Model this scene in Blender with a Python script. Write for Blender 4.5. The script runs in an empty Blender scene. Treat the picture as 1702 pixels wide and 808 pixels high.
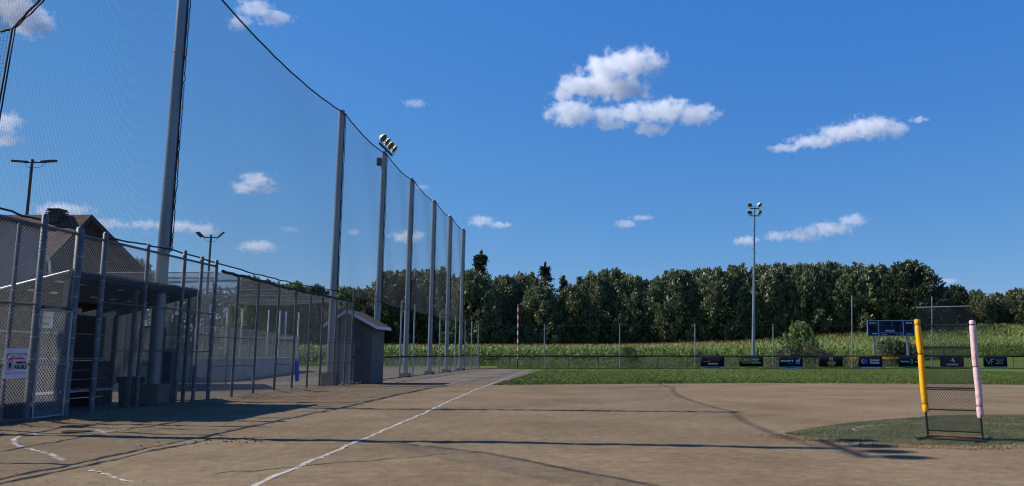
import bpy, math, random
import numpy as np
from mathutils import Vector, Matrix, Euler

random.seed(7)
RNG = np.random.default_rng(7)
sc = bpy.context.scene
COL = sc.collection
PI = math.pi

# ------------------------------------------------------------------ camera
FPX, CX, CY, CAMH = 1320.0, 985.0, 404.0, 1.40
PITCH = math.radians(8.0)
cam = bpy.data.objects.new('camera', bpy.data.cameras.new('camera'))
COL.objects.link(cam)
cam.location = (0, 0, CAMH)
cam.rotation_euler = (math.radians(90) + PITCH, 0, 0)
cam.data.sensor_width = 36
cam.data.lens = 36 * FPX / 1702
cam.data.shift_x = -(CX - 851) / 1702
cam.data.clip_start = 0.1
cam.data.clip_end = 20000
sc.camera = cam

# ------------------------------------------------------------------ sky, sun, exposure
TRAVEL = Vector((14.6, -1.9, -12.2)).normalized()       # the way sunlight travels
SUNPOS = -TRAVEL
w = bpy.data.worlds.new("World"); sc.world = w; w.use_nodes = True
nt = w.node_tree
bg = nt.nodes['Background']
sky = nt.nodes.new('ShaderNodeTexSky'); sky.sky_type = 'NISHITA'; sky.sun_disc = False
sky.sun_elevation = math.asin(SUNPOS.z)
sky.sun_rotation = math.atan2(SUNPOS.x, SUNPOS.y) % (2 * PI)
sky.altitude = 100; sky.air_density = 1.0; sky.dust_density = 0.0; sky.ozone_density = 3.0
# photographic tone response on the clear sky, one power curve per channel
sp = nt.nodes.new('ShaderNodeSeparateColor'); cb = nt.nodes.new('ShaderNodeCombineColor'); nt.links.new(sky.outputs[0], sp.inputs[0])
for ch, (g_, a_) in enumerate(((1.05, 0.0297), (0.63, 0.0888), (0.20, 0.317))):
    pw = nt.nodes.new('ShaderNodeMath'); pw.operation = 'POWER'; pw.inputs[1].default_value = g_; nt.links.new(sp.outputs[ch], pw.inputs[0])
    ml = nt.nodes.new('ShaderNodeMath'); ml.operation = 'MULTIPLY'; ml.inputs[1].default_value = a_ / 0.1; nt.links.new(pw.outputs[0], ml.inputs[0]); nt.links.new(ml.outputs[0], cb.inputs[ch])
nt.links.new(cb.outputs[0], bg.inputs[0]); bg.inputs[1].default_value = 0.1
sun = bpy.data.objects.new('sun', bpy.data.lights.new('sun', 'SUN'))
COL.objects.link(sun)
sun.data.energy = 4.8; sun.data.angle = math.radians(0.5); sun.data.color = (1.0, 0.95, 0.87)
sun.rotation_euler = TRAVEL.to_track_quat('-Z', 'Y').to_euler()
vs = sc.view_settings
vs.view_transform = 'Standard'; vs.look = 'None'; vs.gamma = 1; vs.exposure = 0.55; vs.use_curve_mapping = False
sc.cycles.use_denoising = True
sc.cycles.max_bounces = 14; sc.cycles.diffuse_bounces = 3; sc.cycles.glossy_bounces = 2
sc.cycles.transparent_max_bounces = 12; sc.cycles.volume_bounces = 14
sc.cycles.filter_width = 1.1
sc.cycles.caustics_reflective = False; sc.cycles.caustics_refractive = False

# ------------------------------------------------------------------ measured places: a point of the picture turned into a place
def ray(px, py):
    u = (px - CX) / FPX; v = (CY - py) / FPX
    return Vector((u, math.cos(PITCH) - v * math.sin(PITCH), math.sin(PITCH) + v * math.cos(PITCH)))
C0 = Vector((0, 0, CAMH))
def onZ(px, py, z=0.0):
    d = ray(px, py); return C0 + d * ((z - CAMH) / d.z)
def atY(px, py, Y):
    d = ray(px, py); return C0 + d * (Y / d.y)
def atX(px, py, X):
    d = ray(px, py); return C0 + d * (X / d.x)

def hgt(x, y):
    t = np.clip((np.asarray(y, float) - 84) / 76, 0, 1.6)
    s = np.clip((np.asarray(x, float) - 2) / 44, 0, 1.5)
    return t * 0.9 + s * t * 3.3 * np.clip(t * 1.6, 0, 1)

# ------------------------------------------------------------------ materials
MATS = {}
def mat(name, col, rough=0.7, metal=0.0, col2=None, scale=4.0, detail=5.0, bump=0.0, bscale=None, spec=0.5, stretch=None, lo=0.35, hi=0.65):
    m = bpy.data.materials.new(name); m.use_nodes = True
    N = m.node_tree.nodes; L = m.node_tree.links; b = N['Principled BSDF']
    b.inputs['Base Color'].default_value = (*col, 1); b.inputs['Roughness'].default_value = rough
    b.inputs['Metallic'].default_value = metal; b.inputs['Specular IOR Level'].default_value = spec
    tc = N.new('ShaderNodeTexCoord'); src = tc.outputs['Object']
    if stretch:
        mp = N.new('ShaderNodeMapping'); mp.inputs['Scale'].default_value = stretch
        L.new(src, mp.inputs[0]); src = mp.outputs[0]
    if col2:
        nz = N.new('ShaderNodeTexNoise'); nz.inputs['Scale'].default_value = scale; nz.inputs['Detail'].default_value = detail
        L.new(src, nz.inputs['Vector'])
        r = N.new('ShaderNodeValToRGB'); r.color_ramp.elements[0].color = (*col, 1); r.color_ramp.elements[1].color = (*col2, 1)
        r.color_ramp.elements[0].position = lo; r.color_ramp.elements[1].position = hi
        L.new(nz.outputs[0], r.inputs[0]); L.new(r.outputs[0], b.inputs['Base Color'])
    if bump:
        nb = N.new('ShaderNodeTexNoise'); nb.inputs['Scale'].default_value = bscale or scale * 4; nb.inputs['Detail'].default_value = 6
        L.new(src, nb.inputs['Vector'])
        bp = N.new('ShaderNodeBump'); bp.inputs['Strength'].default_value = bump; bp.inputs['Distance'].default_value = 0.02
        L.new(nb.outputs[0], bp.inputs['Height']); L.new(bp.outputs[0], b.inputs['Normal'])
    MATS[name] = m
    return m

M_galv = mat('galvanised_steel', (0.22, 0.24, 0.26), 0.42, 0.6, (0.32, 0.34, 0.36), 3, bump=0.15, bscale=30)
M_pole = mat('pole_steel', (0.15, 0.18, 0.21), 0.36, 0.45, (0.24, 0.27, 0.30), 1.2, bump=0.12, bscale=12, stretch=(1, 1, 0.25))
M_post = mat('fence_post_steel', (0.070, 0.072, 0.074), 0.55, 0.1, (0.125, 0.128, 0.13), 5, bump=0.1)
M_wire = mat('fence_wire', (0.21, 0.215, 0.22), 0.38, 0.4)
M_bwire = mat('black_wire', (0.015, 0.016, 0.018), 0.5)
M_net = mat('dark_netting', (0.045, 0.055, 0.07), 0.8)
M_palenet = mat('pale_netting', (0.20, 0.21, 0.22), 0.85)
M_rope = mat('black_rope', (0.012, 0.013, 0.018), 0.85, 0, (0.03, 0.03, 0.035), 20)
M_black = mat('black_plastic', (0.008, 0.008, 0.009), 0.7, spec=0.2)
M_conc = mat('concrete', (0.12, 0.105, 0.09), 0.9, 0, (0.19, 0.175, 0.155), 3, bump=0.5, bscale=25)
M_dkmetal = mat('dark_metal', (0.03, 0.03, 0.035), 0.5, 0.4)
M_lampwhite = mat('lamp_shell_white', (0.72, 0.70, 0.66), 0.4)
M_lens = mat('lamp_lens', (0.10, 0.095, 0.08), 0.35)
M_bluepaint = mat('navy_paint', (0.007, 0.018, 0.085), 0.7, 0, (0.010, 0.025, 0.11), 2, spec=0.2)
M_wood = mat('weathered_wood', (0.045, 0.036, 0.028), 0.85, 0, (0.085, 0.07, 0.052), 3, bump=0.4, stretch=(6, 1, 6))
M_lightstreak = mat('light_streak', (0.55, 0.50, 0.42), 0.8, 0, (0.68, 0.62, 0.52), 4)
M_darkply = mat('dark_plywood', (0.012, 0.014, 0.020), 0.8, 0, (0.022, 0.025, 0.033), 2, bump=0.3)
M_fascia = mat('dark_fascia_paint', (0.010, 0.014, 0.028), 0.7, 0, (0.016, 0.021, 0.038), 2, spec=0.25)
M_bwire2 = mat('bright_wire', (0.36, 0.37, 0.38), 0.35, 0.4)
M_darkback = mat('dark_backing', (0.02, 0.022, 0.028), 0.9, 0, (0.03, 0.033, 0.04), 3)
M_bench = mat('aluminium_bench', (0.62, 0.64, 0.66), 0.5, 0.2)
M_bin = mat('bin_plastic', (0.045, 0.05, 0.055), 0.6)
M_bag = mat('black_bag', (0.008, 0.008, 0.009), 0.35, bump=1.0, bscale=10)
M_blue = mat('bright_blue_vinyl', (0.012, 0.05, 0.32), 0.45, 0, (0.02, 0.07, 0.38), 3)
M_siding = mat('grey_siding', (0.15, 0.16, 0.18), 0.75, 0, (0.20, 0.21, 0.23), 1.5, bump=0.15)
M_gable = mat('brown_siding', (0.024, 0.019, 0.018), 0.9, 0, (0.036, 0.029, 0.027), 1.5)
M_trim = mat('white_trim', (0.62, 0.63, 0.66), 0.6, 0, (0.70, 0.71, 0.74), 2)
M_shedsid = mat('taupe_siding', (0.088, 0.080, 0.078), 0.8, 0, (0.125, 0.115, 0.11), 2, bump=0.2)
M_board = mat('rink_board_white', (0.26, 0.28, 0.31), 0.5, 0, (0.38, 0.40, 0.42), 0.8)
M_green = mat('rink_cap_green', (0.12, 0.36, 0.24), 0.5, 0, (0.18, 0.44, 0.30), 2)
M_yellow = mat('yellow_vinyl', (0.62, 0.24, 0.008), 0.5, 0, (0.88, 0.39, 0.006), 7, bump=0.35, bscale=12, spec=0.35, lo=.28, hi=.45)
M_pink = mat('faded_pink_vinyl', (0.46, 0.25, 0.24), 0.6, 0, (0.66, 0.43, 0.43), 8, bump=0.4, bscale=12, lo=.3, hi=.5)
M_red = mat('red_print', (0.55, 0.02, 0.03), 0.5)
M_blk = mat('black_frame_paint', (0.013, 0.015, 0.018), 0.42, 0.2)
M_rust = mat('rusty_steel', (0.10, 0.035, 0.018), 0.8, 0.1, (0.20, 0.07, 0.03), 18, bump=0.3)
M_white = mat('white_print', (0.78, 0.78, 0.78), 0.5)
M_grey = mat('grey_print', (0.42, 0.44, 0.48), 0.5)
M_banner = mat('navy_black_vinyl', (0.004, 0.005, 0.012), 0.75, 0, (0.007, 0.009, 0.018), 3, spec=0.15)
M_lime = mat('lime_print', (0.78, 0.66, 0.05), 0.5)
M_sky = mat('sky_blue_print', (0.03, 0.36, 0.75), 0.5)
M_orange = mat('orange_print', (0.80, 0.24, 0.02), 0.5)
M_royal = mat('royal_blue_print', (0.02, 0.08, 0.45), 0.5)
M_mint = mat('green_print', (0.04, 0.48, 0.20), 0.5)
M_sand = mat('sand_print', (0.42, 0.39, 0.31), 0.5)
M_offw = mat('offwhite_sign', (0.60, 0.56, 0.62), 0.5, 0, (0.68, 0.64, 0.70), 5)
M_bark = mat('bark', (0.09, 0.07, 0.055), 0.9, 0, (0.16, 0.13, 0.10), 4, bump=0.5)
M_chalk = mat('chalk', (0.27, 0.225, 0.175), 0.95, 0, (0.37, 0.345, 0.31), 9, detail=8, lo=0.3, hi=0.6, bump=0.3)
M_chalkw = mat('worn_chalk', (0.22, 0.17, 0.12), 0.95, 0, (0.46, 0.43, 0.40), 14, detail=8, lo=0.4, hi=0.62, bump=0.3)
M_redwhite = mat('red_stripe_paint', (0.55, 0.05, 0.04), 0.5)
M_corn = mat('corn_leaf', (0.095, 0.165, 0.022), 0.5, 0, (0.20, 0.26, 0.05), 1.4)
M_tassel = mat('corn_tassel', (0.26, 0.15, 0.07), 0.8)
M_gold = mat('yellow_bloom', (0.45, 0.26, 0.01), 0.8)

def leafmat(name, c1, c2, under, rough=0.42, trans=0.22):
    m = bpy.data.materials.new(name); m.use_nodes = True
    N = m.node_tree.nodes; L = m.node_tree.links; b = N['Principled BSDF']; out = N['Material Output']
    tc = N.new('ShaderNodeTexCoord'); nz = N.new('ShaderNodeTexNoise'); nz.inputs['Scale'].default_value = 0.55; nz.inputs['Detail'].default_value = 5
    L.new(tc.outputs['Object'], nz.inputs['Vector'])
    oi = N.new('ShaderNodeObjectInfo')
    mx0 = N.new('ShaderNodeMath'); mx0.operation = 'MULTIPLY_ADD'; mx0.inputs[1].default_value = 0.35; mx0.inputs[2].default_value = -0.17
    L.new(oi.outputs['Random'], mx0.inputs[0])
    ad = N.new('ShaderNodeMath'); ad.operation = 'ADD'; L.new(mx0.outputs[0], ad.inputs[0]); L.new(nz.outputs[0], ad.inputs[1])
    r = N.new('ShaderNodeValToRGB'); r.color_ramp.elements[0].position = 0.3; r.color_ramp.elements[1].position = 0.7
    r.color_ramp.elements[0].color = (*c1, 1); r.color_ramp.elements[1].color = (*c2, 1)
    L.new(ad.outputs[0], r.inputs[0])
    g = N.new('ShaderNodeNewGeometry'); mx = N.new('ShaderNodeMixRGB'); mx.inputs[2].default_value = (*under, 1)
    L.new(g.outputs['Backfacing'], mx.inputs[0]); L.new(r.outputs[0], mx.inputs[1])
    L.new(mx.outputs[0], b.inputs['Base Color']); b.inputs['Roughness'].default_value = rough
    t = N.new('ShaderNodeBsdfTranslucent'); L.new(mx.outputs[0], t.inputs[0])
    ms = N.new('ShaderNodeMixShader'); ms.inputs[0].default_value = trans
    L.new(b.outputs[0], ms.inputs[1]); L.new(t.outputs[0], ms.inputs[2]); L.new(ms.outputs[0], out.inputs[0])
    return m
M_leaf = leafmat('grey_green_leaves', (0.072, 0.098, 0.034), (0.160, 0.182, 0.078), (0.155, 0.172, 0.095), 0.55)
M_leafo = leafmat('olive_leaves', (0.065, 0.075, 0.024), (0.125, 0.122, 0.05), (0.17, 0.165, 0.09), 0.5)
M_leafd = leafmat('dark_leaves', (0.026, 0.044, 0.016), (0.05, 0.074, 0.028), (0.07, 0.09, 0.05), 0.5)
M_leafc = leafmat('conifer_needles', (0.020, 0.038, 0.016), (0.036, 0.058, 0.024), (0.04, 0.06, 0.03), 0.6, 0.08)
M_leafl = leafmat('light_green_leaves', (0.09, 0.16, 0.025), (0.16, 0.23, 0.05), (0.17, 0.22, 0.08), 0.45, 0.3)
M_weed = leafmat('weed_leaves', (0.055, 0.085, 0.018), (0.12, 0.14, 0.04), (0.12, 0.14, 0.05), 0.5, 0.3)

# ---- grounds
def ground_mat(name, build):
    m = bpy.data.materials.new(name); m.use_nodes = True
    N = m.node_tree.nodes; L = m.node_tree.links; b = N['Principled BSDF']
    b.inputs['Roughness'].default_value = 0.95; b.inputs['Specular IOR Level'].default_value = 0.2
    tc = N.new('ShaderNodeTexCoord')
    def noise(scale, detail=6, rough=0.55, src=None, stretch=None):
        s = src or tc.outputs['Object']
        if stretch:
            mp = N.new('ShaderNodeMapping'); mp.inputs['Scale'].default_value = stretch[0]; mp.inputs['Rotation'].default_value = stretch[1]
            L.new(s, mp.inputs[0]); s = mp.outputs[0]
        n = N.new('ShaderNodeTexNoise'); n.inputs['Scale'].default_value = scale; n.inputs['Detail'].default_value = detail; n.inputs['Roughness'].default_value = rough
        L.new(s, n.inputs['Vector']); return n.outputs[0]
    def ramp(f, stops):
        r = N.new('ShaderNodeValToRGB'); e = r.color_ramp.elements
        e[0].position, e[0].color = stops[0][0], (*stops[0][1], 1); e[1].position, e[1].color = stops[-1][0], (*stops[-1][1], 1)
        for p, c in stops[1:-1]:
            k = e.new(p); k.color = (*c, 1)
        L.new(f, r.inputs[0]); return r.outputs[0]
    def mix(f, a, c, typ='MIX', fac=None):
        x = N.new('ShaderNodeMixRGB'); x.blend_type = typ
        if fac is not None: x.inputs[0].default_value = fac
        else: L.new(f, x.inputs[0])
        for i, q in ((1, a), (2, c)):
            if isinstance(q, tuple): x.inputs[i].default_value = (*q, 1)
            else: L.new(q, x.inputs[i])
        return x.outputs[0]
    def math_(op, a, c):
        x = N.new('ShaderNodeMath'); x.operation = op
        for i, q in ((0, a), (1, c)):
            if isinstance(q, (int, float)): x.inputs[i].default_value = q
            else: L.new(q, x.inputs[i])
        return x.outputs[0]
    build(dict(N=N, L=L, b=b, tc=tc, noise=noise, ramp=ramp, mix=mix, math=math_))
    return m

def b_dirt(k):
    n1 = k['noise'](0.35, 7, 0.6); n2 = k['noise'](55, 4, 0.7); n3 = k['noise'](7, 6, 0.6)
    c = k['ramp'](n1, [(0.30, (0.134, 0.089, 0.046)), (0.5, (0.178, 0.124, 0.069)), (0.70, (0.216, 0.156, 0.092))])
    c = k['mix'](None, c, k['ramp'](n2, [(0.25, (0.3, 0.28, 0.26)), (0.45, (0.92, 0.92, 0.92)), (0.75, (1.35, 1.34, 1.30))]), 'MULTIPLY', 0.95)
    c = k['mix'](None, c, k['ramp'](n3, [(0.3, (0.74, 0.73, 0.72)), (0.7, (1.2, 1.2, 1.18))]), 'MULTIPLY', 0.8)
    st = k['noise'](1.0, 5, 0.6, None, ((0.35, 4.5, 1), (0, 0, 0.12)))
    c = k['mix'](None, c, k['ramp'](st, [(0.35, (0.84, 0.83, 0.82)), (0.65, (1.14, 1.14, 1.13))]), 'MULTIPLY', 0.5)
    N, L = k['N'], k['L']
    # drag marks: concentric rings left by the rake, centred on the pitching circle
    mp = N.new('ShaderNodeMapping'); mp.inputs['Location'].default_value = (-9.0, -15.0, 0); L.new(k['tc'].outputs['Object'], mp.inputs[0])
    wv = N.new('ShaderNodeTexWave'); wv.wave_type = 'RINGS'; wv.rings_direction = 'Z'; wv.inputs['Scale'].default_value = 0.7
    wv.inputs['Distortion'].default_value = 6.0; wv.inputs['Detail'].default_value = 4; wv.inputs['Detail Scale'].default_value = 0.6
    L.new(mp.outputs[0], wv.inputs[0])
    c = k['mix'](None, c, k['ramp'](wv.outputs[1], [(0.2, (0.9, 0.9, 0.9)), (0.8, (1.06, 1.06, 1.06))]), 'MULTIPLY', 0.35)
    L.new(c, k['b'].inputs['Base Color'])
    h = k['math']('ADD', k['math']('MULTIPLY', n2, 0.5), k['math']('ADD', k['math']('MULTIPLY', n3, 1.0), k['math']('MULTIPLY', wv.outputs[1], 0.10)))
    bp = N.new('ShaderNodeBump'); bp.inputs['Strength'].default_value = 0.55; bp.inputs['Distance'].default_value = 0.03
    L.new(h, bp.inputs['Height']); L.new(bp.outputs[0], k['b'].inputs['Normal'])
M_dirt = ground_mat('infield_clay', b_dirt)

def b_gravel(k):
    n1 = k['noise'](0.5, 6); n2 = k['noise'](30, 4, 0.7)
    c = k['ramp'](n1, [(0.3, (0.105, 0.080, 0.056)), (0.7, (0.160, 0.128, 0.096))])
    c = k['mix'](None, c, k['ramp'](n2, [(0.3, (0.6, 0.6, 0.6)), (0.7, (1.2, 1.2, 1.2))]), 'MULTIPLY', 0.7)
    k['L'].new(c, k['b'].inputs['Base Color'])
    bp = k['N'].new('ShaderNodeBump'); bp.inputs['Strength'].default_value = 0.5; bp.inputs['Distance'].default_value = 0.03
    k['L'].new(n2, bp.inputs['Height']); k['L'].new(bp.outputs[0], k['b'].inputs['Normal'])
M_gravel = ground_mat('gravel_track', b_gravel)

def b_grass(k):
    n1 = k['noise'](0.12, 5, 0.6, None, ((1, 0.35, 1), (0, 0, 0))); n2 = k['noise'](4, 7, 0.75, None, ((1, 0.3, 1), (0, 0, 0))); n3 = k['noise'](26, 4, 0.8)
    c = k['ramp'](n1, [(0.3, (0.062, 0.092, 0.014)), (0.5, (0.080, 0.116, 0.018)), (0.7, (0.106, 0.140, 0.027))])
    c = k['mix'](None, c, k['ramp'](n2, [(0.3, (0.62, 0.66, 0.6)), (0.7, (1.25, 1.22, 1.2))]), 'MULTIPLY', 0.75)
    c = k['mix'](None, c, k['ramp'](n3, [(0.3, (0.5, 0.55, 0.5)), (0.7, (1.4, 1.35, 1.3))]), 'MULTIPLY', 0.6)
    k['L'].new(c, k['b'].inputs['Base Color'])
    bp = k['N'].new('ShaderNodeBump'); bp.inputs['Strength'].default_value = 0.9; bp.inputs['Distance'].default_value = 0.06
    k['L'].new(k['math']('ADD', n2, n3), bp.inputs['Height']); k['L'].new(bp.outputs[0], k['b'].inputs['Normal'])
M_grass = ground_mat('mown_grass', b_grass)

def b_turf(k):
    n1 = k['noise'](1.2, 6, 0.65); n2 = k['noise'](70, 4, 0.8)
    c = k['ramp'](n1, [(0.3, (0.058, 0.068, 0.030)), (0.5, (0.088, 0.092, 0.044)), (0.7, (0.150, 0.120, 0.070))])
    c = k['mix'](None, c, k['ramp'](n2, [(0.3, (0.4, 0.45, 0.4)), (0.7, (1.5, 1.5, 1.4))]), 'MULTIPLY', 0.8)
    k['L'].new(c, k['b'].inputs['Base Color'])
    bp = k['N'].new('ShaderNodeBump'); bp.inputs['Strength'].default_value = 0.8; bp.inputs['Distance'].default_value = 0.02
    k['L'].new(n2, bp.inputs['Height']); k['L'].new(bp.outputs[0], k['b'].inputs['Normal'])
M_turf = ground_mat('artificial_turf', b_turf)

def b_shingle(k):
    N, L = k['N'], k['L']
    br = N.new('ShaderNodeTexBrick'); br.inputs['Scale'].default_value = 1.0
    br.inputs['Brick Width'].default_value = 0.33; br.inputs['Row Height'].default_value = 0.15; br.inputs['Mortar Size'].default_value = 0.008
    br.inputs['Color1'].default_value = (0.058, 0.034, 0.027, 1); br.inputs['Color2'].default_value = (0.088, 0.055, 0.043, 1); br.inputs['Mortar'].default_value = (0.022, 0.014, 0.012, 1)
    L.new(k['tc'].outputs['Object'], br.inputs[0])
    c = k['mix'](None, br.outputs[0], k['ramp'](k['noise'](3, 6), [(0.3, (0.75, 0.75, 0.75)), (0.7, (1.2, 1.2, 1.2))]), 'MULTIPLY', 1.0)
    L.new(c, k['b'].inputs['Base Color'])
M_shingle = ground_mat('brown_shingles', b_shingle)

# ------------------------------------------------------------------ mesh helpers
def prisms(P, Q, r, sides=3, caps=False):
    P = np.asarray(P, float).reshape(-1, 3); Q = np.asarray(Q, float).reshape(-1, 3)
    n = len(P); r = np.broadcast_to(np.asarray(r, float), (n,)) if np.ndim(r) < 2 else r
    d = Q - P; ln = np.linalg.norm(d, axis=1, keepdims=True); d = d / np.maximum(ln, 1e-9)
    up = np.where(np.abs(d[:, 2:3]) > 0.9, np.array([[1.0, 0, 0]]), np.array([[0, 0, 1.0]]))
    a = np.cross(d, up); a /= np.linalg.norm(a, axis=1, keepdims=True); b = np.cross(a, d)
    ang = np.arange(sides) * 2 * PI / sides + PI / 4
    off = a[:, None, :] * np.cos(ang)[None, :, None] + b[:, None, :] * np.sin(ang)[None, :, None]
    if r.ndim == 2: ra, rb = r[:, 0], r[:, 1]
    else: ra = rb = r
    V = np.concatenate([P[:, None] + off * ra[:, None, None], Q[:, None] + off * rb[:, None, None]], axis=1).reshape(-1, 3)
    base = (np.arange(n) * 2 * sides)[:, None]
    i = np.arange(sides); j = (i + 1) % sides
    F = np.stack([base + i, base + i + sides, base + j + sides, base + j], axis=-1).reshape(-1, 4)
    return V, F

class MB:
    def __init__(s): s.V = []; s.F = []; s.n = 0; s.mi = []; s.cur = 0; s.smooth = []
    def add(s, V, F, smooth=False):
        V = np.asarray(V, float).reshape(-1, 3); s.V.append(V)
        if isinstance(F, np.ndarray):
            s.F.extend((F + s.n).tolist()); k = len(F)
        else:
            s.F.extend([[q + s.n for q in f] for f in F]); k = len(F)
        s.mi.extend([s.cur] * k); s.smooth.extend([smooth] * k)
        s.n += len(V); return s
    def box(s, c, size, rot=None, M=None):
        x, y, z = [q / 2 for q in size]
        P = [Vector(p) for p in ((-x, -y, -z), (x, -y, -z), (x, y, -z), (-x, y, -z), (-x, -y, z), (x, -y, z), (x, y, z), (-x, y, z))]
        if rot: R = Euler(rot).to_matrix(); P = [R @ p for p in P]
        P = [p + Vector(c) for p in P]
        if M: P = [M @ p for p in P]
        return s.add([tuple(p) for p in P], [(0, 3, 2, 1), (4, 5, 6, 7), (0, 1, 5, 4), (1, 2, 6, 5), (2, 3, 7, 6), (3, 0, 4, 7)])
    def tube(s, pts, r, sides=8, caps=True):
        pts = [Vector(p) for p in pts]; n = len(pts)
        rs = r if isinstance(r, (list, tuple)) else [r] * n
        V = []; prev = None
        for i, p in enumerate(pts):
            d = ((pts[min(i + 1, n - 1)] - pts[max(i - 1, 0)])).normalized()
            up = Vector((0, 0, 1)) if abs(d.z) < 0.9 else Vector((1, 0, 0))
            a = d.cross(up).normalized()
            if prev is not None:
                a = (prev - d * prev.dot(d)).normalized()
            prev = a; b = a.cross(d)
            for k in range(sides):
                t = 2 * PI * k / sides
                V.append(tuple(p + (a * math.cos(t) + b * math.sin(t)) * rs[i]))
        F = []
        for i in range(n - 1):
            for k in range(sides):
                k2 = (k + 1) % sides
                F.append((i * sides + k, (i + 1) * sides + k, (i + 1) * sides + k2, i * sides + k2))
        s.add(V, F, True)
        if caps:
            s.add(V[:sides], [tuple(range(sides))]); s.add(V[-sides:], [tuple(range(sides))[::-1]])
        return s
    def lathe(s, prof, M, sides=16):
        V = []; F = []
        for (r, z) in prof:
            for k in range(sides):
                t = 2 * PI * k / sides; V.append(tuple(M @ Vector((r * math.cos(t), r * math.sin(t), z))))
        for i in range(len(prof) - 1):
            for k in range(sides):
                k2 = (k + 1) % sides
                F.append((i * sides + k, i * sides + k2, (i + 1) * sides + k2, (i + 1) * sides + k))
        return s.add(V, F, True)
    def poly(s, pts, thick=0):
        return s.add([tuple(p) for p in pts], [tuple(range(len(pts)))])
    def build(s, name, m, parent=None, **props):
        V = np.concatenate(s.V) if s.V else np.zeros((0, 3))
        if parent is not None: V = V - np.array(root_loc(parent))
        me = bpy.data.meshes.new(name); me.from_pydata(V.tolist(), [], s.F)
        mats = m if isinstance(m, (list, tuple)) else [m]
        for q in mats: me.materials.append(q)
        if len(mats) > 1: me.polygons.foreach_set('material_index', s.mi)
        me.polygons.foreach_set('use_smooth', s.smooth); me.update()
        o = bpy.data.objects.new(name, me); COL.objects.link(o)
        if parent is not None: o.parent = parent
        for k, v in props.items(): o[k] = v
        return o

def root_loc(o):
    x = Vector((0, 0, 0))
    while o is not None: x += o.location; o = o.parent
    return x
def thing(name, label, cat, loc=(0, 0, 0), group=None):
    o = bpy.data.objects.new(name, None); COL.objects.link(o); o.location = loc; o.empty_display_size = 0.2
    o['label'] = label; o['category'] = cat
    if group: o['group'] = group
    return o
def tag(o, label, cat, group=None):
    o['label'] = label; o['category'] = cat
    if group: o['group'] = group
    return o
def struct(o): o['kind'] = 'structure'; return o
def stuff(o): o['kind'] = 'stuff'; return o
def np_obj(name, V, F, m, parent=None, mi=None, smooth=False):
    V = np.asarray(V, float).reshape(-1, 3)
    if parent is not None: V = V - np.array(root_loc(parent))
    me = bpy.data.meshes.new(name); nf = len(F); k = F.shape[1]
    me.vertices.add(len(V)); me.vertices.foreach_set('co', V.ravel())
    me.loops.add(nf * k); me.loops.foreach_set('vertex_index', F.ravel().astype(np.int32))
    me.polygons.add(nf); me.polygons.foreach_set('loop_start', (np.arange(nf) * k).astype(np.int32))
    if mi is not None: me.polygons.foreach_set('material_index', np.asarray(mi, np.int32))
    me.polygons.foreach_set('use_smooth', np.full(nf, smooth))
    for q in (m if isinstance(m, (list, tuple)) else [m]): me.materials.append(q)
    me.update(calc_edges=True)
    o = bpy.data.objects.new(name, me); COL.objects.link(o)
    if parent is not None: o.parent = parent
    return o

_cv = {}
def text(body, h, loc, m, parent, rot=(PI / 2, 0, 0), bold=0.0, align='CENTER', sx=1.0, name='lettering', shear=0.0):
    cu = bpy.data.curves.new('lettering_curve', 'FONT'); cu.body = body; cu.size = h * 1.38; cu.align_x = align; cu.align_y = 'CENTER'
    cu.offset = bold; cu.extrude = 0.002; cu.resolution_u = 2; cu.shear = shear
    t = bpy.data.objects.new('tmp', cu); COL.objects.link(t)
    dg = bpy.context.evaluated_depsgraph_get(); me = bpy.data.meshes.new_from_object(t.evaluated_get(dg))
    bpy.data.objects.remove(t); bpy.data.curves.remove(cu)
    me.transform(Matrix.Scale(sx, 4, (1, 0, 0))); me.transform(Euler(rot).to_matrix().to_4x4())
    me.materials.clear(); me.materials.append(m); me.name = name
    o = bpy.data.objects.new(name, me); COL.objects.link(o); o.parent = parent
    o.location = Vector(loc) - root_loc(parent)
    return o

def chainlink(A, B, z0, z1, parent, w=0.085, r=0.0024, m=None, piece=0.4, name='mesh_panel'):
    """woven wire between base points A and B (x, y), from z0 to z1; two families of diagonal wires, one in front of the other"""
    A = np.array(A, float); B = np.array(B, float); L = np.linalg.norm(B - A); e = (B - A) / L; nrm = np.array([-e[1], e[0]]); H = z1 - z0
    Ps = []; Qs = []
    for fam in (1, -1):
        c = np.arange(-H if fam == 1 else 0, L if fam == 1 else L + H, w)
        for cc in c:
            if fam == 1: s0, s1 = max(0, cc), min(L, cc + H); f = lambda s: s - cc
            else: s0, s1 = max(0, cc - H), min(L, cc); f = lambda s: cc - s
            if s1 - s0 < 0.01: continue
            k = max(1, int(math.ceil((s1 - s0) / piece))); t = np.linspace(s0, s1, k + 1)
            z = z0 + f(t); o = nrm * r * 0.9 * fam
            pts = np.stack([A[0] + e[0] * t + o[0], A[1] + e[1] * t + o[1], z], axis=1)
            Ps.append(pts[:-1]); Qs.append(pts[1:])
    V, F = prisms(np.concatenate(Ps), np.concatenate(Qs), r, 4)
    return np_obj(name, V, F, m or M_wire, parent)

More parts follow.
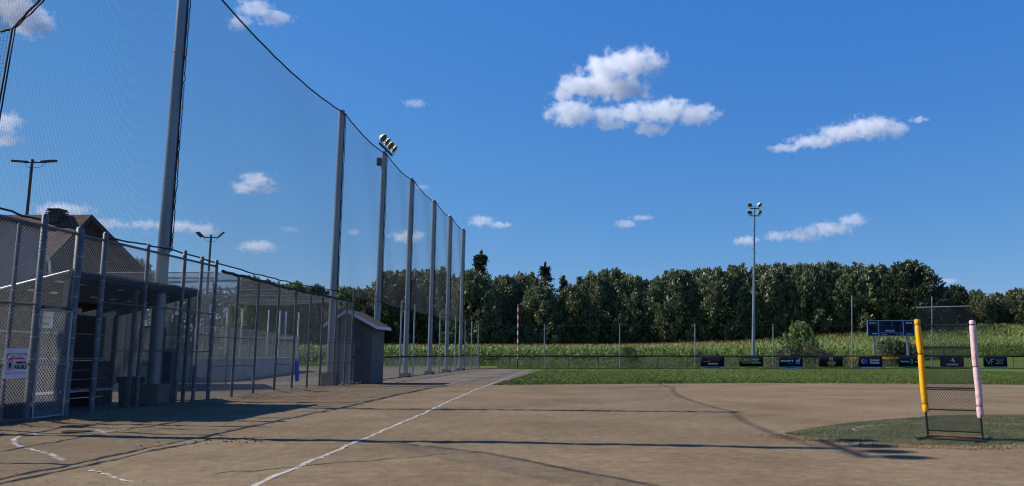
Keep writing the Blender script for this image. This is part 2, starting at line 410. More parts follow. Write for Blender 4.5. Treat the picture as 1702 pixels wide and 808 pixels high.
def netquad(fn, nu, nv, r, m, parent, su=4, sv=4, name='net_panel'):
    """knotted net over the patch fn(u, v); nu x nv strands, each in su/sv straight stretches"""
    Ps = []; Qs = []
    U = np.linspace(0, 1, nu + 1); Tv = np.linspace(0, 1, sv + 1)
    g = fn(U[:, None], Tv[None, :]); Ps.append(g[:, :-1].reshape(-1, 3)); Qs.append(g[:, 1:].reshape(-1, 3))
    W = np.linspace(0, 1, nv + 1); Tu = np.linspace(0, 1, su + 1)
    g = fn(Tu[None, :], W[:, None]); Ps.append(g[:, :-1].reshape(-1, 3)); Qs.append(g[:, 1:].reshape(-1, 3))
    V, F = prisms(np.concatenate(Ps), np.concatenate(Qs), r, 3)
    return np_obj(name, V, F, m, parent)

def rope_pts(a, b, sag, n=14, lump=0.012, rng=random):
    a = Vector(a); b = Vector(b); out = []
    for i in range(n + 1):
        t = i / n; p = a.lerp(b, t); p.z -= sag * 4 * t * (1 - t)
        if 0 < i < n: p += Vector((0, 0, rng.uniform(-lump, lump)))
        out.append(p)
    return out

# ------------------------------------------------------------------ ground, infield, track, turf
gx = np.unique(np.concatenate([np.linspace(-900, -120, 12), np.linspace(-120, 140, 66), np.linspace(140, 1000, 12)]))
gy = np.unique(np.concatenate([np.linspace(-120, 80, 21), np.linspace(80, 210, 40), np.linspace(210, 2500, 14)]))
X, Y = np.meshgrid(gx, gy, indexing='ij'); Z = hgt(X, np.minimum(Y, 205))
V = np.stack([X, Y, Z], -1).reshape(-1, 3); nx, ny = len(gx), len(gy)
idx = np.arange(nx * ny).reshape(nx, ny)
F = np.stack([idx[:-1, :-1], idx[1:, :-1], idx[1:, 1:], idx[:-1, 1:]], -1).reshape(-1, 4)
struct(np_obj('ground', V, F, M_grass, smooth=True))

def sheet(name, pts, z, m, hole=None):
    mb = MB(); mb.add([(x, y, z) for x, y in pts], [tuple(range(len(pts)))]); o = mb.build(name, m); return struct(o)
def wob(pts, amp, step=0.35, seed=1):
    r = random.Random(seed); out = []; n = len(pts)
    for i in range(n):
        a = Vector(pts[i]); b = Vector(pts[(i + 1) % n]); k = max(1, int((b - a).length / step))
        for q in range(k):
            p = a.lerp(b, q / k); out.append((p.x + r.uniform(-amp, amp), p.y + r.uniform(-amp, amp)))
    return out
# gravel yard under the dugout, cage, rink and the track along the left fence
sheet('gravel_yard', wob([(-60, -12), (-11.3, -12), (-4.6, 36.0), (-4.75, 60), (-5.2, 70), (-9.2, 80.6), (-11.5, 81.2), (-60, 81.2)], 0.04, 0.8, 3), 0.004, M_gravel)
# infield clay, its far edge a long shallow arc
arc = []
for i in range(61):
    t = i / 60; px = 838 + (2300 - 838) * t
    py = 640.5 - 3.0 * math.sin(PI * min(1, (px - 838) / 900.0)) if px < 1740 else 640.5
    p = onZ(px, py); arc.append((p.x, p.y))
clay = [(-11.9, -8), (60, -8)] + [(60, 37)] + arc[::-1] + [(-5.2, 37.4), (-8.4, 38.2), (-11.2, 38.0), (-11.6, 30), (-12.3, 24)]
sheet('infield_clay', wob(clay, 0.05, 0.4, 5), 0.008, M_dirt)
def vnoise(x, y, cell, seed):
    g = np.random.default_rng(seed).uniform(-1, 1, (512, 512)); u = x / cell; v = y / cell; i0 = np.floor(u).astype(int); j0 = np.floor(v).astype(int)
    fu = u - i0; fv = v - j0; fu = fu * fu * (3 - 2 * fu); fv = fv * fv * (3 - 2 * fv); i0 &= 511; j0 &= 511; i1 = (i0 + 1) & 511; j1 = (j0 + 1) & 511
    return (g[i0, j0] * (1 - fu) + g[i1, j0] * fu) * (1 - fv) + (g[i0, j1] * (1 - fu) + g[i1, j1] * fu) * fv
def relief(x, y):
    x = np.asarray(x, float); y = np.asarray(y, float)
    edge = np.clip((x + 12.6) / .6, 0, 1) * np.clip((26 - x) / 3, 0, 1) * np.clip((35.6 - y) / 2, 0, 1) * np.clip((y - 4.5) / .5, 0, 1)
    tx = (x - 8.6) / 7.0; ty = (y - 15.2) / 4.4; away = np.clip((np.sqrt(tx * tx + ty * ty) - .98) * 3, 0, 1)
    fade = np.clip(1.5 - y / 30, .35, 1)
    h = .012 + .008 * vnoise(x, y, .9, 1) + .006 * vnoise(x, y, .34, 2) + .0085 * vnoise(x, y, .13, 3)
    rr = np.hypot(x - 9.0, y - 15.0); h += .0055 * np.sin(rr * 2 * PI / .42 + 2.5 * vnoise(x, y, 2.0, 4)) * np.clip(.5 + vnoise(x, y, 3.0, 5), 0, 1)
    h = np.maximum(h, 0.001) * away
    ridge = (.085 + .045 * vnoise(x * 0, y, .8, 6)) * np.exp(-((x + 11.25 + .12 * vnoise(x * 0, y, 1.7, 7)) / .48) ** 2) * np.clip((y - 12) / 3, 0, 1)
    hole = -.03 * np.exp(-(((x - patch_x) / .55) ** 2 + ((y - patch_y) / .45) ** 2))
    return edge * np.maximum(h + ridge + hole + .02 * np.exp(-(np.hypot((x - patch_x) / 1.1, (y - patch_y) / .9) - 1) ** 2 * 8) * (x < -8), 0.001)
patch_x, patch_y = onZ(122, 720).x, onZ(122, 720).y
gx_ = np.concatenate([np.arange(-12.6, 4, .085), np.arange(4, 26.01, .16)]); gy_ = np.concatenate([np.arange(5, 20, .085), np.arange(20, 35.7, .16)])
Xc, Yc = np.meshgrid(gx_, gy_, indexing='ij'); Zc = .009 + relief(Xc, Yc)
idc = np.arange(Xc.size).reshape(Xc.shape)
struct(np_obj('infield_clay_surface', np.stack([Xc, Yc, Zc], -1).reshape(-1, 3), np.stack([idc[:-1, :-1], idc[1:, :-1], idc[1:, 1:], idc[:-1, 1:]], -1).reshape(-1, 4), M_dirt, smooth=True))
# turf round the pitching plate
tp = [onZ(*q) for q in ((1305, 722), (1350, 713.5), (1400, 706), (1470, 699.5), (1560, 692.5), (1640, 690.5), (1702, 690))]
tb = [onZ(*q) for q in ((1720, 741), (1660, 743), (1600, 744), (1500, 741), (1420, 735), (1350, 729))]
turf_pts = [(p.x, p.y) for p in tp] + [(13.5, 18.2), (15.5, 16.5), (15.5, 13.6), (13, 12), (9.8, 11.75)] + [(p.x, p.y) for p in tb]
sheet('artificial_turf', wob(turf_pts, 0.045, 0.12, 8), 0.024, M_turf)

def inpoly(P, poly):
    x, y = P[:, 0], P[:, 1]; c = np.zeros(len(P), bool); n = len(poly)
    for i in range(n):
        x1, y1 = poly[i]; x2, y2 = poly[(i + 1) % n]
        with np.errstate(divide='ignore', invalid='ignore'):
            c ^= ((y1 > y) != (y2 > y)) & (x < (x2 - x1) * (y - y1) / (y2 - y1 + 1e-12) + x1)
    return c
def px_turf(p): return bool(inpoly(np.array([[p.x, p.y]]), turf_pts)[0])
def chalk(pixels, width, z, m, seed=0, name='chalk_line', gaps=0.0):
    r = random.Random(seed); P = [onZ(*q) for q in pixels]; out = []
    for a, b in zip(P[:-1], P[1:]):
        k = max(2, int((b - a).length / 0.045))
        for q in range(k): out.append(a.lerp(b, q / k))
    out.append(P[-1]); mb = MB(); L = []; R = []
    for i, p in enumerate(out):
        d = (out[min(i + 1, len(out) - 1)] - out[max(i - 1, 0)]).normalized(); n = Vector((-d.y, d.x, 0))
        w1 = width * 0.5 * r.uniform(0.45, 1.3); w2 = width * 0.5 * r.uniform(0.45, 1.3)
        zz = z - .004 + float(relief(p.x, p.y)) + (.012 if px_turf(p) else 0)
        L.append((p.x + n.x * w1, p.y + n.y * w1, zz)); R.append((p.x - n.x * w2, p.y - n.y * w2, zz))
    k = len(out); F = []
    for i in range(k - 1):
        if r.random() < gaps: continue
        F.append((i, i + 1, k + i + 1, k + i))
    mb.add(L + R, F); return struct(mb.build(name, m))
chalk([(405, 822), (430, 808), (500, 777), (560, 751), (600, 733), (650, 712), (703, 689), (745, 669), (790, 649), (835, 631), (858, 622.5), (880, 614.5)], 0.085, 0.016, M_chalk, 1)
chalk([(588, 692.5), (640, 693.5)], 0.06, 0.0165, M_chalkw, 2)
chalk([(108, 716), (75, 718), (52, 722), (70, 727), (110, 729), (150, 726), (178, 720), (160, 716)], 0.055, 0.017, M_chalk, 3)
chalk([(36, 728), (22, 733), (24, 742), (45, 748), (70, 753), (88, 760), (106, 768)], 0.075, 0.0175, M_chalkw, 4, gaps=0.08)
chalk([(150, 784), (178, 791), (204, 800), (226, 806)], 0.06, 0.018, M_chalkw, 5, gaps=0.3)
chalk([(1533, 706), (1480, 707.5), (1440, 710), (1416, 715), (1424, 719)], 0.035, 0.0185, M_chalkw, 6, gaps=0.1)

# flat dark patch on the clay inside the chalked box
mb = MB(); patch_c = onZ(122, 719.5)
mb.add([(patch_c.x + dx, patch_c.y + dy, 0.026) for dx, dy in ((-0.25, 0), (0, -0.22), (0.25, 0), (0.25, 0.25), (-0.25, 0.25))], [(0, 1, 2, 3, 4)])
tag(mb.build('dark_clay_patch', M_bwire), 'dark flat patch inside the chalked box on clay', 'home plate')

# clods and pebbles
def stones(name, P, S, m):
    n = len(P); base = np.array([[1, 0, 0], [0, 1, 0], [-1, 0, 0], [0, -1, 0], [0, 0, .8], [0, 0, -.5]], float)
    V = P[:, None] + base[None] * S[:, None, None] * RNG.uniform(.55, 1.3, (n, 6, 1))
    f = np.array([[0, 1, 4], [1, 2, 4], [2, 3, 4], [3, 0, 4], [1, 0, 5], [2, 1, 5], [3, 2, 5], [0, 3, 5]])
    F = (np.arange(n) * 6)[:, None, None] + f[None]
    return stuff(np_obj(name, V.reshape(-1, 3), F.reshape(-1, 3), m))
pts = []
lower = [onZ(*q) for q in ((1290, 726), (1340, 730), (1420, 736), (1500, 742), (1600, 745), (1720, 742))]
for i in range(2600):
    t = random.random() * 5; k = int(t); p = lower[min(k, 4)].lerp(lower[min(k, 4) + 1], t - k)
    pts.append((p.x + random.gauss(0, .13), p.y + random.gauss(-0.05, .14), 0.014))
for i in range(700):                                    # along the foot of the left fence
    Yy = random.uniform(13, 38); pts.append((-11.3 + abs(random.gauss(0, .35)), Yy, 0.012))
pts = np.array(pts); pts[:, 2] += relief(pts[:, 0], pts[:, 1]); stones('clay_clods', pts, RNG.uniform(.008, .028, len(pts)), M_dirt)
n = 15000; yy = 7.5 + 24 * RNG.random(n) ** 1.8; xx = RNG.uniform(-11, 16, n)
stones('pebbles', np.stack([xx, yy, 0.009 + relief(xx, yy)], 1), RNG.uniform(.003, .011, n), mat('pebble_brown', (0.10, 0.08, 0.065), 0.9, 0, (0.24, 0.19, 0.15), 9))
c0 = onZ(395, 735); n = 70
stones('loose_clods', np.stack([c0.x + RNG.normal(0, .55, n), c0.y + RNG.normal(0, .35, n), np.full(n, .030)], 1), RNG.uniform(.010, .026, n), M_dirt)

# turf pile
def blades(name, P, h, m, wd=0.004, lean=0.5):
    n = len(P); a = RNG.uniform(0, 2 * PI, n); hh = h * RNG.uniform(.6, 1.3, n)
    dx = np.cos(a) * wd; dy = np.sin(a) * wd; lx = RNG.normal(0, lean, n) * hh; ly = RNG.normal(0, lean, n) * hh
    V = np.stack([P + np.stack([dx, dy, 0 * a], 1), P - np.stack([dx, dy, 0 * a], 1), P + np.stack([lx, ly, hh], 1)], 1).reshape(-1, 3)
    return stuff(np_obj(name, V, np.arange(n * 3).reshape(-1, 3), m))
P = np.stack([RNG.uniform(2.8, 11, 60000), RNG.uniform(11.6, 18.5, 60000)], 1); P = P[inpoly(P, turf_pts)]
blades('turf_pile', np.column_stack([P, np.full(len(P), .022)]), 0.024, M_turf, 0.004, 0.7)
n = 60000; P = np.stack([RNG.uniform(-7, 34, n), 36 + 46 * RNG.random(n) ** 2.2], 1); 
ok = ~inpoly(P, clay); P = P[ok & (P[:, 0] > -4.6) & (P[:, 1] < 78.5)]
blades('grass', np.column_stack([P, np.full(len(P), .0)]), 0.07, M_grass, 0.02, 0.6)

# ------------------------------------------------------------------ tall poles and the long safety net
XP, XN = -11.78, -11.60
POLE_H = (atX(567, 178, XP).z + atX(684, 297, XP).z + atX(769, 383, XP).z) / 3 - .02
pole_px = [258, 549, 625, 674, 714, 742, 765]
PY = [14.2] + [atX(px, 600, XP).y for px in pole_px]
POLES = []
def tall_pole(y, label):
    t = thing('net_pole', label, 'pole', (XP, y, 0), 'tall net poles along the left fence')
    MB().tube([(XP, y, 0.6), (XP, y, 4), (XP, y, 8), (XP, y, POLE_H)], [0.165, 0.155, 0.145, 0.135], 20).build('shaft', M_pole, t)
    MB().tube([(XP, y, POLE_H), (XP, y, POLE_H + 0.04), (XP, y, POLE_H + 0.07)], [0.15, 0.15, 0.06], 16).build('cap', M_galv, t)
    hb = .62 if y < 38 else .26; MB().box((XP, y, hb / 2), (0.58, 0.58, hb)).build('concrete_block', M_conc, t)
    MB().tube([(XP, y, hb), (XP, y, .6)], .167, 20).build('base_sleeve', M_galv, t) if hb < .5 else None
    for z in (4.3, 6.1, 7.9, 9.9, 11.7):
        b = MB(); b.tube([(XP, y, z), (XP, y, z + 0.035)], 0.172 - z * 0.0022, 16)
        b.tube([(XP, y, z + .02), (XN + 0.03, y - 0.16, z + .02)], 0.012, 5)
        b.build('clamp', M_galv, t)
    r = MB(); pts = []
    for i in range(140):
        z = 4.2 + i * (POLE_H - 4.3) / 139
        pts.append((XN + 0.015 + random.uniform(-.012, .012), y + 0.05 + random.uniform(-.02, .03), z))
    r.tube(pts, 0.015, 4).build('lacing_rope', M_rope, t)
    MB().tube([(XP + .168 - z * .002 + random.uniform(-.008, .008), y + .03, z) for z in np.arange(4.2, POLE_H, .35)], .024, 6).build('gathered_net', M_rope, t)
    return t
plabels = ['galvanised pole left outside the picture carrying floodlights', 'tallest looking steel pole behind the open dugout, second block in shade',
           'steel pole standing in a concrete block beside the batting cage', 'steel net pole with four white floodlights on its top',
           'steel net pole just right of the floodlight topped pole', 'fifth net pole from the dugout, between its two thinner looking neighbours',
           'steel net pole next to last at the far end', 'farthest net pole where the tall net ends']
plabels[0] = 'steel net pole nearest the viewer with floodlights above the gate fence'
plabels[1] = 'steel net pole rising behind the dugout roof'
plabels[5] = 'steel net pole with two poles between it and the net end'
for y, l in zip(PY, plabels): POLES.append(tall_pole(y, l))

def floodlight(p, aim, parent, R=0.24, idx=0):
    """bowl lamp: white spun shell, glass, yoke"""
    p = Vector(p); aim = Vector(aim).normalized(); M = Matrix.Translation(p) @ aim.to_track_quat('Z', 'Y').to_matrix().to_4x4()
    prof = [(0.0, -0.95 * R), (0.28 * R, -0.95 * R), (0.36 * R, -0.72 * R), (0.7 * R, -0.5 * R), (0.95 * R, -0.1 * R), (1.0 * R, 0.22 * R), (1.04 * R, 0.25 * R), (0.97 * R, 0.25 * R), (0.9 * R, -0.05 * R)]
    s = MB().lathe(prof, M, 20).build('floodlight', M_lampwhite, parent)
    MB().lathe([(0.0, -0.12 * R), (0.5 * R, -0.14 * R), (0.94 * R, 0.02 * R)], M, 20).build('lens', M_lens, s)
    v = MB(); v.lathe([(1.0 * R, 0.2 * R), (1.02 * R, 0.48 * R)], M, 20)
    b = MB(); side = aim.cross(Vector((0, 0, 1))).normalized(); low = p - Vector((0, 0, R * 1.35))
    b.tube([p + side * R * 1.03, p + side * R * 1.05 - Vector((0, 0, R)), low, p - side * R * 1.05 - Vector((0, 0, R)), p - side * R * 1.03], 0.014, 5)
    b.build('bracket', M_dkmetal, s)
    return s

def lamp_head(t, x, y, ztop, n=4, L=2.6):
    MB().box((x + 0.12, y, ztop + 0.16), (0.09, L, 0.11)).build('crossarm', M_dkmetal, t)
    MB().box((x - 0.24, y, ztop - 0.55), (0.22, 0.28, 0.42)).build('junction_box', M_dkmetal, t)
    for i in range(n):
        yy = y - L / 2 + 0.15 + i * (L - .3) / (n - 1)
        floodlight((x + 0.26, yy, ztop + 0.50), (0.80, -0.30 + 0.22 * (i % 2), -0.55), t, 0.235)
lamp_head(POLES[3], XP, PY[3], POLE_H, 4, 2.7)
lamp_head(POLES[0], XP, PY[0], POLE_H, 4, 2.3)

net = thing('safety_net', 'tall fine dark safety net strung between the steel poles along the left fence', 'net', (XN, PY[0], 0))
ZB, ZT = 4.28, POLE_H - 0.12
for i in range(len(PY) - 1):
    y0, y1 = PY[i], PY[i + 1]; L = y1 - y0
    sb = 0.10 if L < 9 else 0.14; st = 0.22 if L < 9 else 0.42
    def fn(u, v, y0=y0, L=L, sb=sb, st=st):
        s_ = 4 * u * (1 - u); zb = ZB - sb * s_; zt = ZT - st * s_
        yy = y0 + L * u + 0 * v; z = zb + (zt - zb) * v
        return np.stack([np.full_like(z, XN) + 0.05 * np.sin(u * 9 + v * 5), yy, z], -1)
    cell = 0.045 if i < 3 else 0.06
    netquad(fn, int(L / cell), int((ZT - ZB) / cell), 0.00135 if i < 3 else 0.0018, M_net, net, 6, 5)
    rp = rope_pts((XN, y0, ZT), (XN, y1, ZT), st, 26); MB().tube(rp, 0.028, 6).build('top_rope', M_rope, net)
    rp = rope_pts((XN, y0, ZB), (XN, y1, ZB), sb, 26, 0.02); MB().tube(rp, 0.022, 6).build('bottom_rope', M_rope, net)

# backstop net whose corner shows in the upper left of the picture
E = atY(20, 48, 12.8); A1 = atY(62, 0, 11.05); B1 = atY(0, 160, 11.7)
Aend = E + (A1 - E) * 2.6; Bend = E + (B1 - E) * 2.6; Cend = atY(-100, 60, PY[0])
bn = thing('backstop_net', 'coarse dark backstop net corner with black ropes hanging against the cloud', 'net', E)
def quadfn(P0, P1, P2):
    P0, P1, P2 = [np.array(p) for p in (P0, P1, P2)]
    def fn(u, v):
        u = u[..., None]; v = v[..., None]
        return P0 + (P1 - P0) * u + (P2 - P0) * v - np.array([0, 0, .22]) * (4 * u * (1 - u)) * v
    return fn
netquad(quadfn(E, Aend, Cend), 64, 34, 0.0015, M_net, bn, 3, 4)
netquad(quadfn(E, Bend, Cend), 44, 24, 0.0018, M_net, bn, 3, 4)
for q, r in ((Aend, .020), (Bend, .018), (Cend, .020)):
    MB().tube(rope_pts(E, q, 0.04, 16, 0.014), r, 6).build('rope', M_rope, bn)
    MB().tube([p + Vector((.03, .03, .035)) for p in rope_pts(E, q, 0.07, 12, 0.02)], 0.012, 5).build('cord', M_rope, bn)

# ------------------------------------------------------------------ fence in front of the dugout (with its gate)
XF = -11.42; FH = 4.05
def fy(px, py=690): return atX(px, py, XF).y
fence = thing('chain_link_fence', 'tall chain link fence with thick posts in front of the open dugout', 'fence', (XF, 16.5, 0))
for y_ in (5.0, 8.2, 11.0): MB().tube([(XF, y_, 0), (XF, y_, 4.0)], .04, 10).build('post', M_post, fence)
posts = [(-60, .045, 4.3), (0, .036, 4.0), (43, .062, 4.32), (106, .082, 4.22), (151, .062, 4.25), (226, .045, 4.22), (290, .05, 4.3), (320, .05, 4.25), (345, .055, 4.25)]
py_ = []
for i, (px, r, h) in enumerate(posts):
    y = fy(px, 695 - max(0, (px - 40)) * 0.1); py_.append(y); z0 = 0
    MB().tube([(XF, y, 0), (XF, y, h - .03), (XF, y, h)], [r, r, r * 0.5], 14).build('post', M_post, fence)
    MB().tube([(XF, y, 0.0), (XF, y, 0.03)], r + 0.09, 10).build('footing', M_conc, fence) if i in (2, 3, 4) else None
def rail(y0, y1, z, r=0.021, x=XF, m=None, parent=None, z1=None):
    return MB().tube([(x, y0, z), (x, y1, z if z1 is None else z1)], r, 8).build('rail', m or M_post, parent or fence)
rail(3.5, py_[-1], FH, 0.03)
MB().tube(rope_pts((XF + .05, 3.5, 4.3), (XF + .05, PY[0], 4.3), .12, 16), .03, 6).build('rope', M_rope, fence)
chainlink((XF + .03, 3.5), (XF + .03, 11.2), .05, FH, fence, w=.082, r=.0026)
rail(11.2, py_[3], 2.42); rail(11.2, py_[2], 1.22)
rail(py_[4], py_[-1], 2.62, .018); rail(py_[4], py_[-1], 1.5, .018); rail(py_[4], py_[6], 0.07, .02); rail(py_[0], py_[2], .12, .018)
for a, b in zip(range(0, 8), range(1, 9)):
    ya, yb = py_[a], py_[b]
    lo = 0.05
    if a == 2: lo = 2.44          # the gate hangs here
    if a == 3: lo = 2.55          # open way into the dugout
    if a == 0: ya = 11.2
    chainlink((XF + .03, ya), (XF + .03, yb), lo, FH, fence, w=0.082 if a < 5 else 0.075, r=0.0030 if a < 5 else .0024)
if True:
    ties = MB()
    for y, (px, r, h) in zip(py_, posts):
        for z in np.arange(0.4, 4.0, 0.45): ties.tube([(XF, y, z), (XF, y, z + .018)], r + .006, 10)
    ties.build('tie_band', M_galv, fence)
# gate leaf
gate = thing('chain_link_gate', 'closed chain link gate leaf in a bright pipe frame left of the dugout opening', 'gate', (XF + .05, py_[2] + .06, 0))
g0, g1, xg = py_[2] + .10, py_[3] - .12, XF + .05
for y in (g0, g1): MB().tube([(xg, y, .1), (xg, y, 2.34)], .025, 10).build('frame_upright', M_galv, gate)
for z in (.12, 1.2, 2.32): MB().tube([(xg, g0, z), (xg, g1, z)], .023, 10).build('frame_rail', M_galv, gate)
chainlink((xg, g0), (xg, g1), .12, 2.32, gate, w=.088, r=.0042, m=M_bwire2)
b = MB(); b.box((xg, g1 + .06, 1.15), (.03, .16, .05)); b.box((xg + .02, g1 + .02, 1.15), (.02, .04, .16)); b.build('latch', M_galv, gate)
for z in (.4, 2.0): MB().tube([(xg, g0 - .05, z - .05), (xg, g0 - .05, z + .05)], .035, 8).build('hinge', M_galv, gate)

# warning sign wired on the fence left of the gate
ys0, ys1 = atX(3, 600, XF).y, atX(41, 600, XF).y
yc = (ys0 + ys1) / 2; sw = ys1 - ys0; zc = atX(20, 604, XF).z; sh = 0.58; xs = XF + .055
sg = thing('warning_sign', 'white ATTENTION sign with red band wired to the chain link left of the gate', 'sign', (xs, yc, zc - sh / 2))
MB().box((xs, yc, zc), (.006, sw, sh)).build('panel', M_offw, sg)
MB().box((xs + .006, yc, zc + sh * .235), (.003, sw * .86, sh * .20)).build('red_band', M_red, sg)
rt = (PI / 2, 0, PI / 2)
text('ATTENTION', .075, (xs + .009, yc, zc + sh * .235), M_white, sg, rt, .002, sx=.78)
for s in (-1, 1):
    b = MB(); y = yc + s * sw * .365; z = zc + sh * .235
    b.add([(xs + .010, y - .035, z - .04), (xs + .010, y + .035, z - .04), (xs + .010, y, z + .04)], [(0, 1, 2)]); b.build('warning_triangle', M_white, sg)
text('MARBRE EN', .048, (xs + .008, yc + sw * .20, zc + sh * .02), M_blk, sg, rt, .001, sx=.8)
text('ARGILE', .085, (xs + .008, yc + sw * .20, zc - sh * .13), M_blk, sg, rt, .003, sx=.95)
b = MB(); cy, cz = yc - sw * .27, zc - sh * .05; ring = []
for k in range(24):
    t = 2 * PI * k / 24; ring.append((xs + .008, cy + math.cos(t) * .092, cz + math.sin(t) * .11))
for k in range(24):
    t = 2 * PI * k / 24; ring.append((xs + .008, cy + math.cos(t) * .076, cz + math.sin(t) * .093))
b.add(ring, [(k, (k + 1) % 24, 24 + (k + 1) % 24, 24 + k) for k in range(24)]); b.build('red_ring', M_red, sg)
b = MB(); b.add([(xs + .009, cy + dy, cz + dz) for dy, dz in ((-.025, -.07), (.025, -.07), (.035, -.02), (.05, .015), (.035, .02), (.022, .0), (.02, .06), (.005, .065), (0, .02), (-.008, .07), (-.022, .065), (-.022, .015), (-.035, .045), (-.045, .035), (-.035, -.02))], [tuple(range(15))]); b.build('hand_symbol', M_blk, sg)
b = MB()
for k in range(11): b.box((xs + .007, yc - sw * .40 + k * sw * .08, zc - sh * .325), (.003, sw * .055, .014))
b.build('small_print', M_red, sg)

# notice board hanging inside behind the gate
q0 = atX(58, 530, XF - .5); q1 = atX(88, 530, XF - .5); z0, z1 = atX(70, 545, XF - .5).z, atX(70, 517, XF - .5).z
nb = thing('notice_board', 'pale notice panel with red dots seen through the gate mesh', 'sign', (XF - .5, (q0.y + q1.y) / 2, z0))
MB().box((XF - .5, (q0.y + q1.y) / 2, (z0 + z1) / 2), (.02, q1.y - q0.y, z1 - z0)).build('panel', M_grey, nb)
b = MB()
for k in range(5): b.box((XF - .487, q0.y + .12 + k * (q1.y - q0.y) / 5.4, z1 - .13), (.004, .05, .05))
b.build('red_dots', M_red, nb)
b = MB()
for k in range(3): b.box((XF - .487, q0.y + .2 + k * .1, z1 - .27), (.004, .07, .04))
b.build('dark_print', M_bluepaint, nb)
MB().tube([(XF - .5, (q0.y + q1.y) / 2, z1), (XF - .5, (q0.y + q1.y) / 2, z1 + .1), (XF - .02, (q0.y + q1.y) / 2, 2.46)], .008, 5).build('hanger', M_galv, nb)

# ------------------------------------------------------------------ dugout
DX0, DX1, DY0, DY1 = -11.50, -13.75, 17.4, 23.0

ZF, ZBk = 3.10, 2.50
def rz(x): return ZF + (ZBk - ZF) * (x - DX0) / (DX1 - DX0)
dug = thing('dugout', 'open dugout shelter with navy edged sloping roof behind the fence', 'shelter', ((DX0 + DX1) / 2, (DY0 + DY1) / 2, 0))
def sloped(mb, x0, x1, y0, y1, dz, th):
    P = [(x, y, rz(x) + dz + t) for t in (0, th) for x, y in ((x0, y0), (x1, y0), (x1, y1), (x0, y1))]
    mb.add(P, [(0, 1, 2, 3), (7, 6, 5, 4), (0, 4, 5, 1), (1, 5, 6, 2), (2, 6, 7, 3), (3, 7, 4, 0)]); return mb
sloped(MB(), DX0 - .02, DX1, DY0, DY1, .13, .03).build('roof', M_wood, dug)
for k in range(8):
    y = DY0 + .05 + k * (DY1 - DY0 - .1) / 7
    sloped(MB(), DX0 - .06, DX1 + .04, y - .02, y + .02, 0.0, .125).build('joist', M_wood, dug)
sloped(MB(), DX0 + .03, DX0 - .02, DY0 - .04, DY1 + .04, -.03, .21).build('fascia', M_fascia, dug)
sloped(MB(), DX0 - .03, DX1, DY1 + .005, DY1 + .035, -.02, .18).build('side_fascia', M_fascia, dug)
sloped(MB(), DX0 - .03, DX1, DY0 - .035, DY0 - .005, -.02, .18).build('side_fascia', M_wood, dug)
for k in range(7):
    for xx in (DX0 - .6, DX0 - 1.3):
        y = DY0 + .35 + k * .76 + (0.3 if xx < DX0 - 1 else 0)
        if y < DY1 - .3: sloped(MB(), xx, xx - .07, y, y + .42, .105, .02).build('batten_or_streak', M_lightstreak, dug)  # pale strips added in place of light streaks under the roof
for y in (DY0 + .1, (DY0 + DY1) / 2, DY1 - .1):
    MB().box((DX1 + .06, y, ZBk / 2), (.09, .09, ZBk)).build('post', M_wood, dug)
    MB().box((DX0 - .12, y, ZF / 2 - .02), (.075, .075, ZF - .06)).build('post', M_post, dug)
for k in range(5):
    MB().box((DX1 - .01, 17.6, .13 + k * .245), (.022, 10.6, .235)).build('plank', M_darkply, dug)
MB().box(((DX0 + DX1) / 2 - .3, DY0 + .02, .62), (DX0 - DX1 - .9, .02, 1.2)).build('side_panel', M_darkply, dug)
MB().box((DX1 - .05, 17.4, 1.86), (.012, 10.4, 1.2)).build('added_backing', M_darkback, dug)  # added opaque backing, run long with the planks to keep the dugout dark
chainlink((DX1, DY0), (DX1, DY1), 1.3, ZBk, dug, w=.08, r=.0026)
for z in (1.95, 1.3): MB().tube([(DX1 + .02, DY0, z), (DX1 + .02, DY1, z)], .02, 6).build('rail', M_galv, dug)
struct(MB().box(((DX0 + DX1) / 2, (DY0 + DY1) / 2, .02), (DX0 - DX1 - .1, DY1 - DY0, .04)).build('dugout_slab', M_conc))
bench = thing('bench', 'long pale bench inside the shaded dugout', 'bench', (-13.3, 20.4, 0))
for k in range(2): MB().box((-13.42 + k * .17, 20.4, .47), (.15, 4.0, .04)).build('seat_plank', M_bench, bench)
for y in (18.7, 20.4, 22.1): MB().box((-13.34, y, .245), (.05, .05, .41)).build('leg', M_dkmetal, bench)

def at_place(px, py, x): p = atX(px, py, x); return p.x, p.y
bx, by = at_place(215, 668, -12.35)
tb_ = thing('trash_bin', 'grey round bin lined with a black bag at the dugout end', 'bin', (bx, by, .04))
MB().lathe([(0, .04), (.24, .04), (.27, .4), (.30, .78), (.31, .80)], Matrix.Translation((bx, by, 0)), 20).build('barrel', M_bin, tb_)
b = MB(); pr = []
b.lathe([(.20, .74), (.31, .82), (.345, .80), (.34, .70), (.33, .66)], Matrix.Translation((bx, by, 0)), 22); b.build('bag', M_bag, tb_)
bx, by = -12.2, atX(274, 660, -12.2).y
rb = thing('blue_locker', 'tall dull blue box standing behind the dugout gate', 'box', (bx, by, 0))
M_dblue = mat('dull_blue_paint', (0.007, 0.016, 0.08), 0.6, 0, (0.010, 0.022, 0.10), 3)
MB().box((bx, by, .75), (.42, .42, 1.5)).build('body', M_dblue, rb)
MB().box((bx, by, 1.53), (.46, .46, .05)).build('lid', M_dblue, rb)
MB().box((bx + .22, by + .12, .9), (.02, .03, .16)).build('handle', M_dkmetal, rb)
gt = thing('side_gate', 'narrow dark framed gate between dugout end and batting cage', 'gate', (XF - .4, py_[6] + .3, 0))
ya, yb = py_[5] + .55, py_[6] - .1
for y in (ya, yb): MB().tube([(XF - .35, y, 0), (XF - .35, y, 2.15)], .022, 8).build('frame_upright', M_dkmetal, gt)
for z in (.1, 1.15, 2.13): MB().tube([(XF - .35, ya, z), (XF - .35, yb, z)], .02, 8).build('frame_rail', M_dkmetal, gt)
